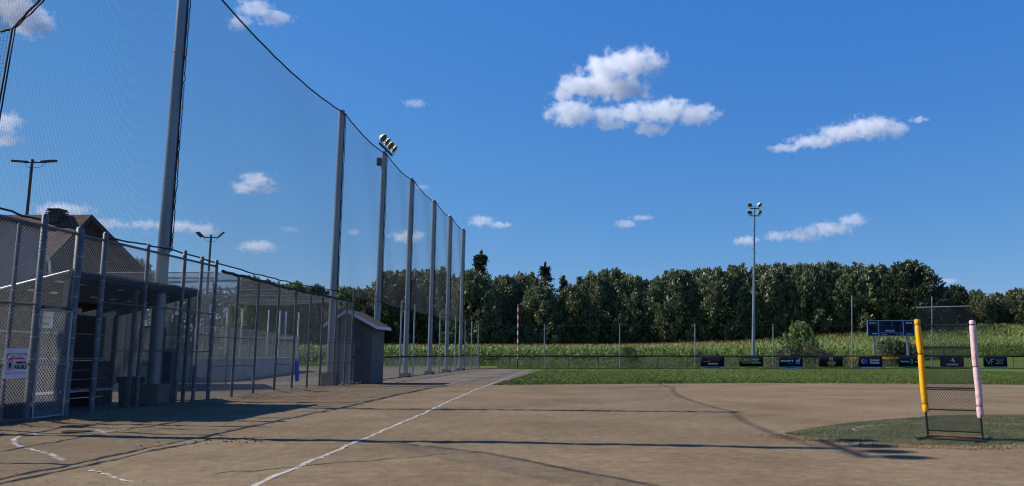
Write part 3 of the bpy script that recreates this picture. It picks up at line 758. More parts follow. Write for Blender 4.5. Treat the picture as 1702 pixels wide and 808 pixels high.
chainlink((XF - .35, ya), (XF - .35, yb), .1, 2.13, gt, w=.08, r=.0022)

# ------------------------------------------------------------------ batting cage
XC0, XC1 = -11.36, -17.2; YC0 = fy(345, 664); YC1 = fy(580, 640)
cage = thing('batting_cage', 'long batting cage with pale net ceiling beside the left fence', 'batting cage', ((XC0 + XC1) / 2, (YC0 + YC1) / 2, 0))
cpx = [385, 420, 455, 484, 509, 530, 553, 571]
CH = 3.92; yy_ = []
for px in cpx:
    y = atX(px, 652, XC0).y; yy_.append(y)
    MB().tube([(XC0, y, 0), (XC0, y, CH)], .042, 10).build('post', M_post, cage)
MB().tube([(XC0, YC1, 0), (XC0, YC1, 4.55)], .055, 12).build('corner_post', M_post, cage)
for y in np.linspace(YC0 + .4, YC1, 9): MB().tube([(XC1, y, 0), (XC1, y, CH - .05)], .035, 8).build('back_post', M_post, cage)
YB = [YC0] + yy_ + [YC1]
for z, r in ((1.92, .016), (1.05, .016)):
    for a, b_ in ((0, 2), (3, 5), (6, 9)):
        MB().tube([(XC0, YB[a], z), (XC0, YB[b_], z)], r, 6).build('rail', M_post, cage)
MB().tube([(DX0 + .02, DY0 - .05, ZF + .12), (DX1, DY0 - .05, ZBk + .12)], .022, 8).build('edge_pipe', M_galv, dug)
MB().tube(rope_pts((XC0, YC0 + .3, CH + .02), (XC0, YC1, CH - .02), .06, 60, .03), .05, 6).build('rolled_net_edge', M_rope, cage)
MB().tube([(XC1, YC0, CH - .05), (XC1, YC1, CH - .05)], .02, 6).build('back_rail', M_post, cage)
for y in [YC0] + yy_[1::2] + [YC1]:
    MB().tube([(XC0, y, CH - .04), (XC1, y, CH - .07)], .018, 6).build('cross_rail', M_galv, cage)
def ceil_fn(u, v):
    x = XC0 + (XC1 - XC0) * v; y = YC0 + (YC1 - YC0) * u
    nb_ = 5; z = CH - .04 - .16 * np.abs(np.sin(u * PI * nb_)) * np.sin(v * PI) - .12 * v
    return np.stack([x + 0 * u, y + 0 * v, z + 0 * u * v], -1)
netquad(ceil_fn, int((YC1 - YC0) / .06), int(5.8 / .06), .0024, M_palenet, cage, 40, 8, 'ceiling_net')
def wall_fn(x, z0, z1):
    def fn(u, v):
        y = YC0 + (YC1 - YC0) * u + 0 * v; z = z0 + (z1 - z0) * v + 0 * u
        return np.stack([x + .05 * np.sin(u * 40) * np.sin(v * PI), y, z], -1)
    return fn
netquad(wall_fn(XC1 + .06, .05, CH - .1), int((YC1 - YC0) / .05), int(CH / .05), .0015, M_palenet, cage, 40, 6, 'side_net')
netquad(wall_fn(XC0 - .06, .05, CH - .05), int((YC1 - YC0) / .05), int(CH / .05), .0012, M_net, cage, 40, 6, 'side_net')
YE = [YC0] + yy_ + [YC1]
for a_, b_ in zip(YE[:-1], YE[1:]): chainlink((XC0 - .03, a_), (XC0 - .03, b_), .04, CH - .05, cage, w=.10, r=.0021, piece=.6)
chainlink((XC1 - .03, YC0), (XC1 - .03, YC1), .04, CH - .1, cage, w=.12, r=.0026, piece=.8, name='back_mesh')
p = atX(492, 634, XC0 + .08)
tag(MB().box((XC0 + .1, p.y, .78), (.05, .26, .78), (.0, -.06, 0)).build('blue_pad', M_blue), 'small bright blue pad hung on a batting cage post', 'pad')
cb = thing('end_fence', 'chain link end wall closing the near end of the batting cage', 'fence', (XF, YC0, 0))
chainlink((XF - .02, YC0), (XF - 1.6, YC0 + .02), .05, 3.7, cb, w=.08, r=.003)
MB().tube([(XF - 1.6, YC0, 0), (XF - 1.6, YC0, 3.9)], .045, 10).build('post', M_galv, cb)
for z in (.06, 2.0, 3.7): MB().tube([(XF, YC0, z), (XF - 1.6, YC0, z)], .02, 6).build('rail', M_galv, cb)

# ------------------------------------------------------------------ left field fence past the cage
lf = thing('sideline_fence', 'low chain link sideline fence with black rail and tall thin cable posts', 'fence', (XF, 60, 0))
for px, zt in ((622, 4.6), (666, 4.6), (688, 4.6), (731, 4.6), (757, 4.6), (773, 4.55), (784, 4.55), (795, 4.5)):
    y = atX(px, 560, XF).y; MB().tube([(XF, y, 0), (XF, y, zt)], .05, 8).build('post', M_galv, lf)
MB().tube([(XF, YC1, 1.28), (XF, 80.8, 1.28)], .05, 6).build('black_rail', M_black, lf)
MB().tube([(XF, 41.5, .06), (XF, 80.8, .06)], .025, 6).build('bottom_rail', M_black, lf)
chainlink((XF, 43.0), (XF, 80.8), .05, 1.26, lf, w=.1, r=.003, m=M_wire, piece=.5)
for a in range(6):
    y0 = YC1 + a * (80 - YC1) / 6; y1 = YC1 + (a + 1) * (80 - YC1) / 6
    MB().tube(rope_pts((XF, y0, 4.5), (XF, y1, 4.5), .08, 10, .01), .014, 5).build('cable', M_rope, lf)
wg = thing('walk_gate', 'pair of short gate posts with chain link leaf before the shed', 'gate', (XF, 40, 0))
for px in (597, 607, 613):
    y = atX(px, 620, XF).y; MB().tube([(XF, y, 0), (XF, y, 1.95), (XF, y, 2.0)], [.045, .045, .02], 10).build('post', M_galv, wg)
y0, y1 = atX(597, 620, XF).y, atX(607, 620, XF).y
for z in (.15, 1.8): MB().tube([(XF, y0, z), (XF, y1, z)], .02, 6).build('rail', M_galv, wg)
chainlink((XF, y0), (XF, y1), .15, 1.8, wg, w=.09, r=.003)

# ------------------------------------------------------------------ outfield fence, posts, banners
YO = 81.2
of = thing('outfield_fence', 'low black outfield fence with dark top rail carrying the sponsor banners', 'fence', (20, YO, 0))
MB().tube([(XF, YO, 1.25), (66, YO, 1.25)], .065, 8).build('top_rail', M_black, of)
MB().tube([(XF, YO, .03), (66, YO, .03)], .035, 6).build('bottom_rail', M_black, of)
chainlink((XF, YO), (66, YO), .03, 1.24, of, w=.11, r=.0032, m=M_bwire, piece=.6)
for i in range(27):
    x = XF + i * 3.0
    MB().tube([(x, YO + .04, 0), (x, YO + .04, 1.27)], .03, 8).build('post', M_dkmetal, of)
cp = [(905, 538), (1030, 538), (1155, 538), (1285, 538), (1416, 491), (1549, 493), (1703, 530)]
poleline = []
clabels = ['first thin grey cable post right of the red striped pole', 'second thin grey cable post right of the red striped pole', 'thin grey cable post left of the tall floodlight mast',
           'thin grey cable post right of the tall floodlight mast', 'taller thin grey post left of the blue scoreboard', 'tall thin grey post seen behind the pitching screen', 'thin grey post at the right picture edge']
for (px, pt), lb in zip(cp, clabels):
    y = YO + .25; x = atY(px, 608, y).x; tp_ = atY(px, pt, y)
    o = MB().tube([(x, y, 0), (tp_.x, y, tp_.z)], .05, 8).build('cable_post', M_galv); tag(o, lb, 'post', 'thin cable posts along the outfield fence'); poleline.append(Vector((tp_.x, y, min(tp_.z, 4.5) - .08)))
b = MB(); prev = Vector((XF, YO, 4.4))
for q in poleline:
    b.tube(rope_pts(prev, q, .1, 8, 0), .012, 4, False); prev = q
tag(b.build('overhead_cable', M_rope), 'thin dark cable strung post to post above the outfield fence', 'cable')
p0 = onZ(866.5, 611.5); pt = atY(865.5, 505, YO + .3)
fp = thing('foul_pole', 'thin red and white striped pole at the outfield fence', 'pole', (p0.x, YO + .3, 0))
n = 14
for k in range(n):
    z0 = 1.0 + (pt.z - 1.0) * k / n; z1 = 1.0 + (pt.z - 1.0) * (k + 1) / n
    MB().tube([(p0.x, YO + .3, z0), (p0.x, YO + .3, z1)], .055, 8).build('red_band' if k % 2 else 'white_band', M_redwhite if k % 2 else M_trim, fp)
MB().tube([(p0.x, YO + .3, 0), (p0.x, YO + .3, 1.0)], .055, 8).build('base_section', M_dkmetal, fp)

def banner(px, label, stripe, deco):
    c = atY(px, 601, YO - .1); x = c.x; y = YO - .11; W, H = 2.42, 1.24; z0 = .02
    t = thing('banner', label, 'banner', (x, y, z0), 'sponsor banners on the outfield fence')
    g = MB(); nn = 14; V = []; F = []
    for j in range(2):
        for i in range(nn + 1):
            u = i / nn; V.append((x - W / 2 + W * u, y + .012 * math.sin(u * 17 + px) - (.02 if j == 0 else 0), z0 + (.18 if j == 0 else H) ))
    for i in range(nn): F.append((i, i + 1, nn + 2 + i, nn + 1 + i))
    g.add(V, F, True)
    o = g.build('vinyl_sheet', M_banner, t); m = o.modifiers.new('thickness', 'SOLIDIFY'); m.thickness = .006
    MB().box((x, y - .018, z0 + .09), (W, .012, .178)).build('bottom_stripe', stripe, t)
    b = MB()
    for sx_ in (-1, 1):
        for zz in (z0 + .25, z0 + H - .05): b.box((x + sx_ * (W / 2 - .04), y - .03, zz), (.03, .01, .03))
    b.build('eyelet', M_grey, t)
    deco(t, x, y - .045, z0); return t
def bars(t, rows, m, x, y, seed):
    r = random.Random(seed); b = MB()
    for (z, xa, xb, h) in rows:
        q = xa
        while q < xb:
            wd = r.uniform(.03, .07); b.box((x + q + wd / 2, y, z), (wd, .004, h * r.uniform(.8, 1))); q += wd + r.choice((.012, .012, .035))
    b.build('small_print', m, t)
def d1(t, x, y, z0):
    text('ultra', .25, (x + .1, y, z0 + .83), M_red, t, bold=.004, sx=1.75, shear=.35)
    bars(t, [(z0 + .70, -.95, -.3, .05)], M_grey, x, y, 1); bars(t, [(z0 + .52, -.45, .5, .06), (z0 + .43, -.45, .55, .06)], M_white, x, y, 2)
    bars(t, [(z0 + .09, -.8, .7, .07)], M_bluepaint, x, y, 3)
def d2(t, x, y, z0):
    text('CNC', .30, (x - .58, y, z0 + .84), M_lime, t, bold=.012, sx=1.25)
    bars(t, [(z0 + .93, .02, .75, .10), (z0 + .56, .02, .95, .09)], M_white, x, y, 4); bars(t, [(z0 + .745, .02, .75, .09)], M_lime, x, y, 5)
    bars(t, [(z0 + .56, -.98, -.1, .08)], M_grey, x, y, 6); bars(t, [(z0 + .09, -.6, .6, .05)], M_banner, x, y, 7)
def d3(t, x, y, z0):
    text('ADAPT', .19, (x - .35, y, z0 + .74), M_white, t, bold=.006, sx=1.6)
    b = MB(); ring = []
    for rr in (.23, .14):
        for k in range(24): ring.append((x + .72 + rr * math.cos(2 * PI * k / 24), y, z0 + .66 + rr * math.sin(2 * PI * k / 24)))
    b.add(ring, [(k, (k + 1) % 24, 24 + (k + 1) % 24, 24 + k) for k in range(24)]); b.build('ring_logo', M_sky, t)
    b = MB(); b.box((x + .80, y - .004, z0 + .76), (.07, .004, .36), (0, .75, 0)); b.box((x + .93, y - .004, z0 + .97), (.13, .004, .06)); b.box((x + .62, y - .004, z0 + .80), (.16, .004, .07), (0, .3, 0)); b.build('logo_stroke', M_white, t)
    bars(t, [(z0 + .52, -.35, .2, .035)], M_sky, x, y, 8); bars(t, [(z0 + .09, -.5, .4, .05)], M_bluepaint, x, y, 9)
def d4(t, x, y, z0):
    b = MB(); b.box((x, y, z0 + 1.03), (.28, .004, .09)); b.box((x + .13, y, z0 + .93), (.07, .004, .26)); b.build('logo_white', M_white, t)
    MB().box((x - .07, y - .001, z0 + .89), (.17, .004, .2)).build('logo_orange', M_orange, t)
    bars(t, [(z0 + .68, -.3, .38, .07)], M_grey, x, y, 10); bars(t, [(z0 + .58, -.42, .45, .08)], M_orange, x, y, 11)
    bars(t, [(z0 + .47, -.42, .5, .07), (z0 + .33, -.25, .3, .05)], M_white, x, y, 12); bars(t, [(z0 + .09, -.6, .6, .05)], M_red, x, y, 13)
def d5(t, x, y, z0):
    text('United', .22, (x + .42, y, z0 + .83), M_white, t, bold=.008, sx=1.15); text('Rentals', .22, (x + .42, y, z0 + .58), M_white, t, bold=.008, sx=1.1)
    for k, mm in ((0, M_grey), (1, M_royal)):
        b = MB(); ring = []
        for rr, off in ((.22, 0), (.17 if k else .13, .05)):
            for i in range(24): ring.append((x - .72 + k * .28 + off + rr * math.cos(2 * PI * i / 24), y - .003 * k, z0 + .70 + rr * math.sin(2 * PI * i / 24)))
        b.add(ring, [(i, (i + 1) % 24, 24 + (i + 1) % 24, 24 + i) for i in range(24)]); b.build('ring_logo', mm, t)
    MB().lathe([(0, 0), (.15, 0)], Matrix.Translation((x - .42, y - .005, z0 + .70)) @ Matrix.Rotation(PI / 2, 4, 'X'), 20).build('logo_disc', M_royal, t)
    bars(t, [(z0 + .09, -1.0, 1.0, .10)], M_white, x, y, 14)
def d6(t, x, y, z0):
    text('Services', .17, (x - .55, y, z0 + .70), M_white, t, bold=.004, sx=1.15); text('3', .46, (x + .12, y, z0 + .66), M_mint, t, bold=.012)
    text('saisons', .14, (x + .72, y, z0 + .68), M_white, t, bold=.002, sx=1.1)
    bars(t, [(z0 + .09, -.6, .5, .05)], M_banner, x, y, 15)
def d7(t, x, y, z0):
    b = MB(); b.add([(x - .26, y, z0 + .62), (x - .12, y, z0 + .62), (x + .02, y, z0 + 1.0), (x - .06, y, z0 + 1.04)], [(0, 1, 2, 3)]); b.build('logo_red', M_red, t)
    b = MB(); b.add([(x + .02, y - .002, z0 + 1.04), (x + .10, y - .002, z0 + 1.04), (x + .27, y - .002, z0 + .62), (x + .13, y - .002, z0 + .62), (x + .09, y - .002, z0 + .74), (x - .06, y - .002, z0 + .74), (x - .03, y - .002, z0 + .82), (x + .06, y - .002, z0 + .82)], [(0, 1, 2, 3, 4, 7), (4, 5, 6, 7)]); b.build('logo_white', M_white, t)
    bars(t, [(z0 + .40, -.55, .58, .17)], M_white, x, y, 16)
    bars(t, [(z0 + .09, -.7, .8, .07)], M_white, x, y, 17)
def d8(t, x, y, z0):
    b = MB()
    def stroke(a, c, wd): 
        a = Vector((x + a[0], 0, z0 + a[1])); c = Vector((x + c[0], 0, z0 + c[1])); d = (c - a).normalized(); n_ = Vector((-d.z, 0, d.x)) * wd
        b.add([(q.x, y, q.z) for q in (a - n_, c - n_, c + n_, a + n_)], [(0, 1, 2, 3)])
    stroke((-.92, .93), (-.68, .42), .035); stroke((-.68, .42), (-.48, .93), .04); stroke((-.52, .91), (-.10, .91), .04); stroke((-.40, .9), (-.40, .40), .04); stroke((-.40, .68), (-.2, .66), .035)
    b.build('monogram', M_sand, t)
    bars(t, [(z0 + .84, .02, .85, .08), (z0 + .66, .15, .72, .08), (z0 + .50, .0, .88, .08)], M_sand, x, y, 18)
    bars(t, [(z0 + .09, -.9, .8, .06)], M_mint, x, y, 19)
for px, lb, st, d in ((1184, 'black banner with dark red script and silver bottom stripe', M_grey, d1), (1248.5, 'black banner reading CNC in yellow with yellow stripe', M_lime, d2),
                      (1314, 'black banner reading ADAPT with light blue ring and stripe', M_sky, d3), (1381, 'black banner with small orange and white logo and orange stripe', M_orange, d4),
                      (1446.5, 'black banner with two blue and silver rings and royal blue stripe', M_royal, d5), (1513, 'black banner with a large green numeral and green stripe', M_mint, d6),
                      (1582, 'black banner with red and white letter A seen through the pitching screen', M_red, d7), (1654, 'black banner with beige VF monogram right of the pitching screen', M_sand, d8)):
    banner(px, lb, st, d)

# ------------------------------------------------------------------ floodlight mast in the outfield
YM = 83.5; pm = onZ(1253, 611.0); mx_ = atY(1251.5, 600, YM).x; top = atY(1254, 343, YM)
mast = thing('floodlight_mast', 'tall tapered steel mast with four floodlights on two crossarms in the outfield', 'light pole', (mx_, YM, 0))
def mxat(z): return mx_ + (top.x - mx_) * z / top.z
zs = [0, 5, 10, top.z]
MB().tube([(mxat(z), YM, z) for z in zs], [.20, .16, .12, .08], 16).build('shaft', M_pole, mast)
b = MB()
for k in range(14):
    z = 8.5 + k * .5; b.tube([(mxat(z), YM - .05, z), (mxat(z) + (.3 if k % 2 else -.3), YM - .05, z + .02)], .014, 4)
b.build('climbing_peg', M_dkmetal, mast)
for z in (top.z - .25, top.z - 1.05):
    MB().box((mxat(z), YM - .1, z), (1.0, .09, .09)).build('crossarm', M_dkmetal, mast)
    for s in (-1, 1): floodlight((mxat(z) + s * .52, YM - .25, z + .36), (s * .55, -.62, -.62), mast, .27)

# ------------------------------------------------------------------ scoreboard
YS = 86.0
x0, x1 = atY(1441, 545, YS).x, atY(1519, 545, YS).x; zt, zb = atY(1480, 532.5, YS).z, atY(1480, 559, YS).z
W = x1 - x0; H = zt - zb; xc = (x0 + x1) / 2; gz = float(hgt(xc, YS))
sb_ = thing('scoreboard', 'navy blue scoreboard on two steel posts behind the outfield fence', 'scoreboard', (xc, YS, gz))
MB().box((xc, YS, (zt + zb) / 2), (W, .22, H)).build('cabinet', M_bluepaint, sb_)
yf = YS - .115
for nm, c, s_ in (('frame_edge', (xc, yf, zt - .03), (W, .04, .07)), ('frame_edge', (xc, yf, zb + .03), (W, .04, .06)), ('frame_edge', (x0 + .03, yf - .003, (zt + zb) / 2), (.07, .04, H - .14)), ('frame_edge', (x1 - .03, yf - .003, (zt + zb) / 2), (.06, .04, H - .14)),
                  ('divider', (x0 + W * .235, yf - .004, (zt + zb) / 2), (.09, .035, H - .14)), ('divider', (x0 + W * .765, yf - .004, (zt + zb) / 2), (.09, .035, H - .14)), ('divider', (xc, yf - .006, zb + H * .21), (W * .51, .03, .045))):
    MB().box(c, s_).build(nm, M_grey, sb_)
yt = yf - .03
text('LOCAL', .16, (x0 + W * .115, yt, zt - H * .17), M_white, sb_, bold=.006); text('VISITEUR', .16, (x1 - W * .115, yt, zt - H * .17), M_white, sb_, bold=.006, sx=.8)
text('MANCHE', .17, (x0 + W * .475, yt, zb + H * .34), M_white, sb_, bold=.006)
bars(sb_, [(zb + H * .16, -W * .40, -W * .30, .13)], M_white, xc, yt, 30)
bars(sb_, [(zb + H * .115, -W * .20, -W * .10, .13), (zb + H * .115, W * .115, W * .145, .13), (zb + H * .115, W * .19, W * .225, .13), (zb + H * .19, W * .32, W * .45, .06), (zb + H * .11, W * .32, W * .45, .08)], M_grey, xc, yt, 31)
for cx_, cz_, w_, h_ in ((-.385, .56, .13, .36), (.385, .56, .13, .36), (-.11, .74, .07, .32), (-.03, .74, .07, .32), (.085, .74, .07, .32), (.165, .74, .07, .32), (.13, .42, .07, .3)):
    MB().box((xc + W * cx_, yf - .004, zb + H * cz_), (W * w_, .02, H * h_)).build('digit_window', M_black, sb_)
MB().box((xc + W * .028, yt, zb + H * .83), (.07, .01, .07)).build('clock_dot', M_white, sb_); MB().box((xc + W * .028, yt, zb + H * .66), (.07, .01, .07)).build('clock_dot', M_white, sb_)
for px in (1453.5, 1509):
    xx = atY(px, 575, YS).x; MB().box((xx, YS + .02, (gz + zb) / 2), (.2, .2, zb - gz)).build('post', M_galv, sb_)

# ------------------------------------------------------------------ pitching screen
pl, pr_ = onZ(1543, 731), onZ(1634, 735.5)
ctr = (pl + pr_) / 2; ax = (pr_ - pl); Wd = ax.length; ax = ax.normalized(); bk = Vector((-ax.y, ax.x, 0))
scr = thing('pitching_screen', 'black mesh pitching screen with yellow and pink padded sides on the turf', 'pitching screen', ctr)
s_m = (1588.5 - CX) / FPX
tl = atY(1523, 511, pl.y + .04); tr = atY(1613, 507, pr_.y + .04)
def L_(z): t = z / tl.z; return pl.lerp(Vector((tl.x, tl.y, 0)), t) + Vector((0, 0, z))
def R_(z): t = z / tr.z; return pr_.lerp(Vector((tr.x, tr.y, 0)), t) + Vector((0, 0, z))
def zl(py, px=1540): return atY(px, py, pl.y).z
MB().tube([L_(0.03), L_(zl(533))], .018, 10).build('frame_upright', M_blk, scr)
MB().tube([R_(0.03), R_(zl(537))], .018, 10).build('frame_upright', M_blk, scr)
ztop = zl(511)
MB().tube([L_(ztop), R_(ztop)], .009, 8).build('top_wire', M_galv, scr)
MB().tube([L_(zl(533)), L_(ztop)], .006, 6).build('side_wire', M_blk, scr); MB().tube([R_(zl(537)), R_(ztop)], .006, 6).build('side_wire', M_blk, scr)
for py, r in ((541, .012), (577, .013), (580, .010), (591, .011), (611, .011), (644, .013), (647, .010), (680, .012), (715, .013)):
    z = zl(py); MB().tube([L_(z), R_(z)], r * .95, 8).build('crossbar', M_blk, scr)
MB().tube([L_(zl(723)), R_(zl(723))], .019, 8).build('rusty_bar', M_rust, scr)
for q in (L_, R_):
    b_ = q(0.048); MB().tube([b_ - bk * .42 - ax * .10, b_ + bk * .42 + ax * .10], .017, 8).build('foot_bar', M_blk, scr)
b = MB(); MB().tube([L_(.05) - bk * .3 - ax * .15, R_(.05) - bk * .3 + ax * .1], .014, 6).build('floor_bar', M_blk, scr)
# woven diamond mesh in the tilted plane
Ps, Qs = [], []; zb0, zt0 = zl(716), ztop; w_ = .040; hh = .060; Hh = zt0 - zb0
def pp(s, z): a_ = L_(z); c_ = R_(z); return a_.lerp(c_, s / Wd)
for fam in (1, -1):
    k = -int(Hh / hh) - 1
    while k * w_ < Wd + Hh * w_ / hh:
        pts = []
        for j in range(0, int(Hh / (hh / 2)) + 1):
            z = zb0 + j * hh / 2; s = k * w_ + (j * w_ / 2) if fam == 1 else (k * w_ + Hh * w_ / hh) - j * w_ / 2
            pts.append((s, z))
        for a_, c_ in zip(pts[:-1], pts[1:]):
            if 0 <= a_[0] <= Wd and 0 <= c_[0] <= Wd: Ps.append(tuple(pp(*a_))); Qs.append(tuple(pp(*c_)))
        k += 1
V, F = prisms(Ps, Qs, .0034, 4); np_obj('mesh_panel', V, F, M_blk, scr)
def pad(fn, z0, z1, m, ties, name, seed, rad=.053):
    r = random.Random(seed); pts = []; rs = []; n_ = 44; bend = 0
    for i in range(n_ + 1):
        z = z0 + (z1 - z0) * i / n_; p_ = Vector(fn(z)) - bk * .0
        p_ += Vector((math.sin(i * .22 + seed) * .004, 0, 0)); rr = rad * (1 + .018 * math.sin(i * .55 + seed))
        for tz in ties:
            if abs(z - tz) < .03: rr *= .86
        if i in (0, n_): rr *= .75
        pts.append(p_); rs.append(rr)
    o = MB().tube(pts, rs, 18).build(name, m, scr)
    for tz in ties:
        q_ = Vector(fn(tz)); MB().tube([q_ - Vector((0, 0, .006)), q_ + Vector((0, 0, .006))], rad * .93, 14).build('strap', M_blk, o)
    return o
pad(L_, zl(685), zl(531), M_yellow, [zl(539), zl(588), zl(671)], 'yellow_pad', 2)
o = pad(R_, zl(692, 1630), zl(534), M_pink, [zl(541), zl(609), zl(672)], 'pink_pad', 5)
b = MB()
for py in (590, 598, 604, 628, 645):
    z = zl(py); q_ = R_(z) - bk * .057 + ax * .012; b.box(q_, (.010, .006, .05 if py < 610 else .016))
b.build('red_mark', M_red, o)

# ------------------------------------------------------------------ large building on the left
YR = 34.0; XG = atY(151.5, 357, YR).x - .36; HR = atY(151.5, 357, YR).z; HE = 1.4 + 148.4 * YR / FPX
YN, YFa = YR * .921, YR * 1.148
bld = thing('community_building', 'grey sided building with brown shingle roof and dark gable behind the fence', 'building', (XG - 8, YR, 0))
XL = XG - 17
g = MB(); th = .14
def roofslab(name, ya, za, yb, zb):
    P = [(XG + .35, ya, za), (XL, ya, za), (XL, yb, zb), (XG + .35, yb, zb)]; Q = [(x, y, z - th) for x, y, z in P]
    return MB().add(P + Q, [(0, 1, 2, 3), (7, 6, 5, 4), (0, 4, 5, 1), (1, 5, 6, 2), (2, 6, 7, 3), (3, 7, 4, 0)]).build(name, M_shingle, bld)
r1 = roofslab('roof', YR, HR, YN - .35, HE - .6); r2 = roofslab('roof', YR + .002, HR - .002, YFa + .35, HE - .15)
# gable wall facing the field
wy0, wy1 = YN, YFa - .1
g.add([(XG, wy0, 0), (XG, wy1, 0), (XG, wy1, HE - .25), (XG, YR, HR - .22), (XG, wy0, HE - .35)], [(0, 1, 2, 3, 4)])
k = 0
b = MB()
z = .3
while z < HR - .5:
    def yspan(z):
        lo, hi = wy0, wy1
        if z > HE - .4: lo = wy0 + (YR - wy0) * min(1, (z - HE + .4) / (HR - HE + .2)); hi = wy1 - (wy1 - YR) * min(1, max(0, (z - HE + .25) / (HR - HE)))
        return lo + .02, hi - .02
    a_, c_ = yspan(z)
    if c_ - a_ > .2: b.box((XG + .012, (a_ + c_) / 2, z), (.022, c_ - a_, .14), (0, -.07, 0))
    z += .16
g.build('gable_wall', M_gable, bld); b.build('gable_siding', M_gable, bld)
MB().box(((XG + XL) / 2, YN + .1, (HE - .5) / 2), (XG - XL, .16, HE - .55)).build('wall', M_gable, bld)
b = MB(); z = .25
while z < HE - .62: b.box(((XG + XL) / 2, YN + .005, z), (XG - XL - .05, .03, .17), (.09, 0, 0)); z += .19
b.build('lower_siding', M_gable, bld)
# raised booth, grey clapboards, between the fence and the large building
XB = -17.0; yb1 = atX(76, 430, XB).y; yb0 = yb1 - 6.5; bz1, bz0 = atX(10, 368, XB).z, atX(30, 478, XB).z
bo = thing('announcer_booth', 'raised grey clapboard booth left of the brown roofed building', 'booth', (XB - 1.3, (yb0 + yb1) / 2, 0))
MB().box((XB - 1.3, (yb0 + yb1) / 2, (bz0 + bz1) / 2), (2.54, yb1 - yb0 - .04, bz1 - bz0 - .01)).build('wall', M_siding, bo)
z = bz0 + .09
while z < bz1 - .06:
    MB().box((XB - .012, (yb0 + yb1) / 2, z), (.03, yb1 - yb0 - .01, .165), (0, .10, 0)).build('clapboard', M_siding, bo); z += .172
MB().box((XB - 1.3, (yb0 + yb1) / 2, bz1 + .05), (2.9, yb1 - yb0 + .3, .09)).build('roof', M_gable, bo)
MB().box((XB - 1.3, (yb0 + yb1) / 2, bz0 - .07), (2.58, yb1 - yb0, .12)).build('floor_beam', M_gable, bo)
for yq in (yb0 + .3, (yb0 + yb1) / 2, yb1 - .2):
    for xq in (XB - .15, XB - 2.4): MB().box((xq, yq, (bz0 - .13) / 2), (.14, .14, bz0 - .13)).build('post', M_gable, bo)
MB().box((XB - 1.2, (yb0 + yb1) / 2 - .1, (bz0 - .14) / 2), (.05, yb1 - yb0 - .8, bz0 - .15)).build('under_shade_sheet', M_gable, bo)  # dark sheet added under the raised booth to stand for its shade
MB().tube([(XB + .06, yb1 - .05, bz1 - .85), (XB + .08, yb1 + .05, bz1 - .95), (XB + .08, yb1 + .28, bz0 - .05)], .035, 8).build('downspout', M_trim, bo)
for s, (ya, za, yb, zb) in enumerate(((YR, HR, YN - .35, HE - .6), (YR, HR, YFa + .35, HE - .15))):
    P = [(XG + .36, ya, za + .02), (XG + .36, yb, zb + .02), (XG + .36, yb, zb - .22), (XG + .36, ya, za - .22)]; Q = [(x + .03, y, z) for x, y, z in P]
    MB().add(P + Q, [(0, 1, 2, 3), (7, 6, 5, 4), (0, 4, 5, 1), (1, 5, 6, 2), (2, 6, 7, 3), (3, 7, 4, 0)]).build('barge_board', M_gable, bld)
vx = atY(94, 352, YR - .4).x; vz = HR - .35
v = MB()
v.box((vx, YR - .35, vz + .16), (.46, .46, .42))
for q in range(4): v.box((vx, YR - .35, vz + .18 + q * .085), (.62, .62, .03))
v.box((vx, YR - .35, vz + .50), (.54, .54, .05)); v.build('roof_vent', M_dkmetal, bld)

# ------------------------------------------------------------------ shed past the cage
YH = 38.3
sl, sa, sr = atY(537, 542, YH), atY(580, 515, YH), atY(629, 542, YH)
shed = thing('shed', 'small taupe shed with brown gable roof and white fascia beyond the batting cage', 'shed', (sa.x, YH + 1.3, 0))
SD = 2.2; wl, wr = sl.x + .25, sr.x - .28; we = sl.z - .05
g = MB(); g.add([(wl, YH, 0), (wr, YH, 0), (wr, YH, sr.z), (sa.x, YH, sa.z - .12), (wl, YH, sl.z + .05)], [(0, 1, 2, 3, 4)])
g.build('front_wall', M_shedsid, shed)
b = MB(); x = wl + .05
while x < wr - .03:
    zt_ = (sl.z + .05) + (sa.z - .2 - sl.z - .05) * (x - wl) / (sa.x - wl) if x < sa.x else (sa.z - .2) + (sr.z - sa.z + .1) * (x - sa.x) / (wr - sa.x)
    b.box((x, YH - .012, zt_ / 2), (.045, .024, zt_)); x += .2
b.build('batten_or_streak', M_shedsid, shed)
MB().box((wr - .02, YH + SD / 2, sr.z / 2), (.06, SD - .01, sr.z - .02)).build('side_wall', M_shedsid, shed)
MB().box((wl + .02, YH + SD / 2, sl.z / 2), (.06, SD - .01, sl.z)).build('side_wall', M_shedsid, shed)
MB().box(((wl + wr) / 2, YH + SD, 1.2), (wr - wl, .06, 2.4)).build('back_wall', M_shedsid, shed)
for a_, c_ in ((sa, sl), (sa, sr)):
    P = [(a_.x, YH - .3, a_.z), (a_.x, YH + SD + .2, a_.z), (c_.x, YH + SD + .2, c_.z), (c_.x, YH - .3, c_.z)]; Q = [(x, y, z - .09) for x, y, z in P]
    MB().add(P + Q, [(3, 2, 1, 0), (4, 5, 6, 7), (0, 1, 5, 4), (1, 2, 6, 5), (2, 3, 7, 6), (3, 0, 4, 7)]).build('roof', M_shingle, shed)
    d = (Vector((c_.x, 0, c_.z)) - Vector((a_.x, 0, a_.z)))
    P = [(a_.x, YH - .335, a_.z + .01), (c_.x, YH - .335, c_.z + .01), (c_.x, YH - .335, c_.z - .15), (a_.x, YH - .335, a_.z - .15)]; Q = [(x, y + .03, z) for x, y, z in P]
    MB().add(P + Q, [(0, 1, 2, 3), (7, 6, 5, 4), (0, 4, 5, 1), (1, 5, 6, 2), (2, 6, 7, 3), (3, 7, 4, 0)]).build('fascia', M_trim, shed)
MB().box((sr.x, YH + SD / 2 - .05, sr.z - .08), (.03, SD + .5, .14)).build('fascia', M_trim, shed)
MB().box((sa.x - .1, YH - .03, 1.0), (.95, .05, 2.0)).build('door', M_siding, shed)

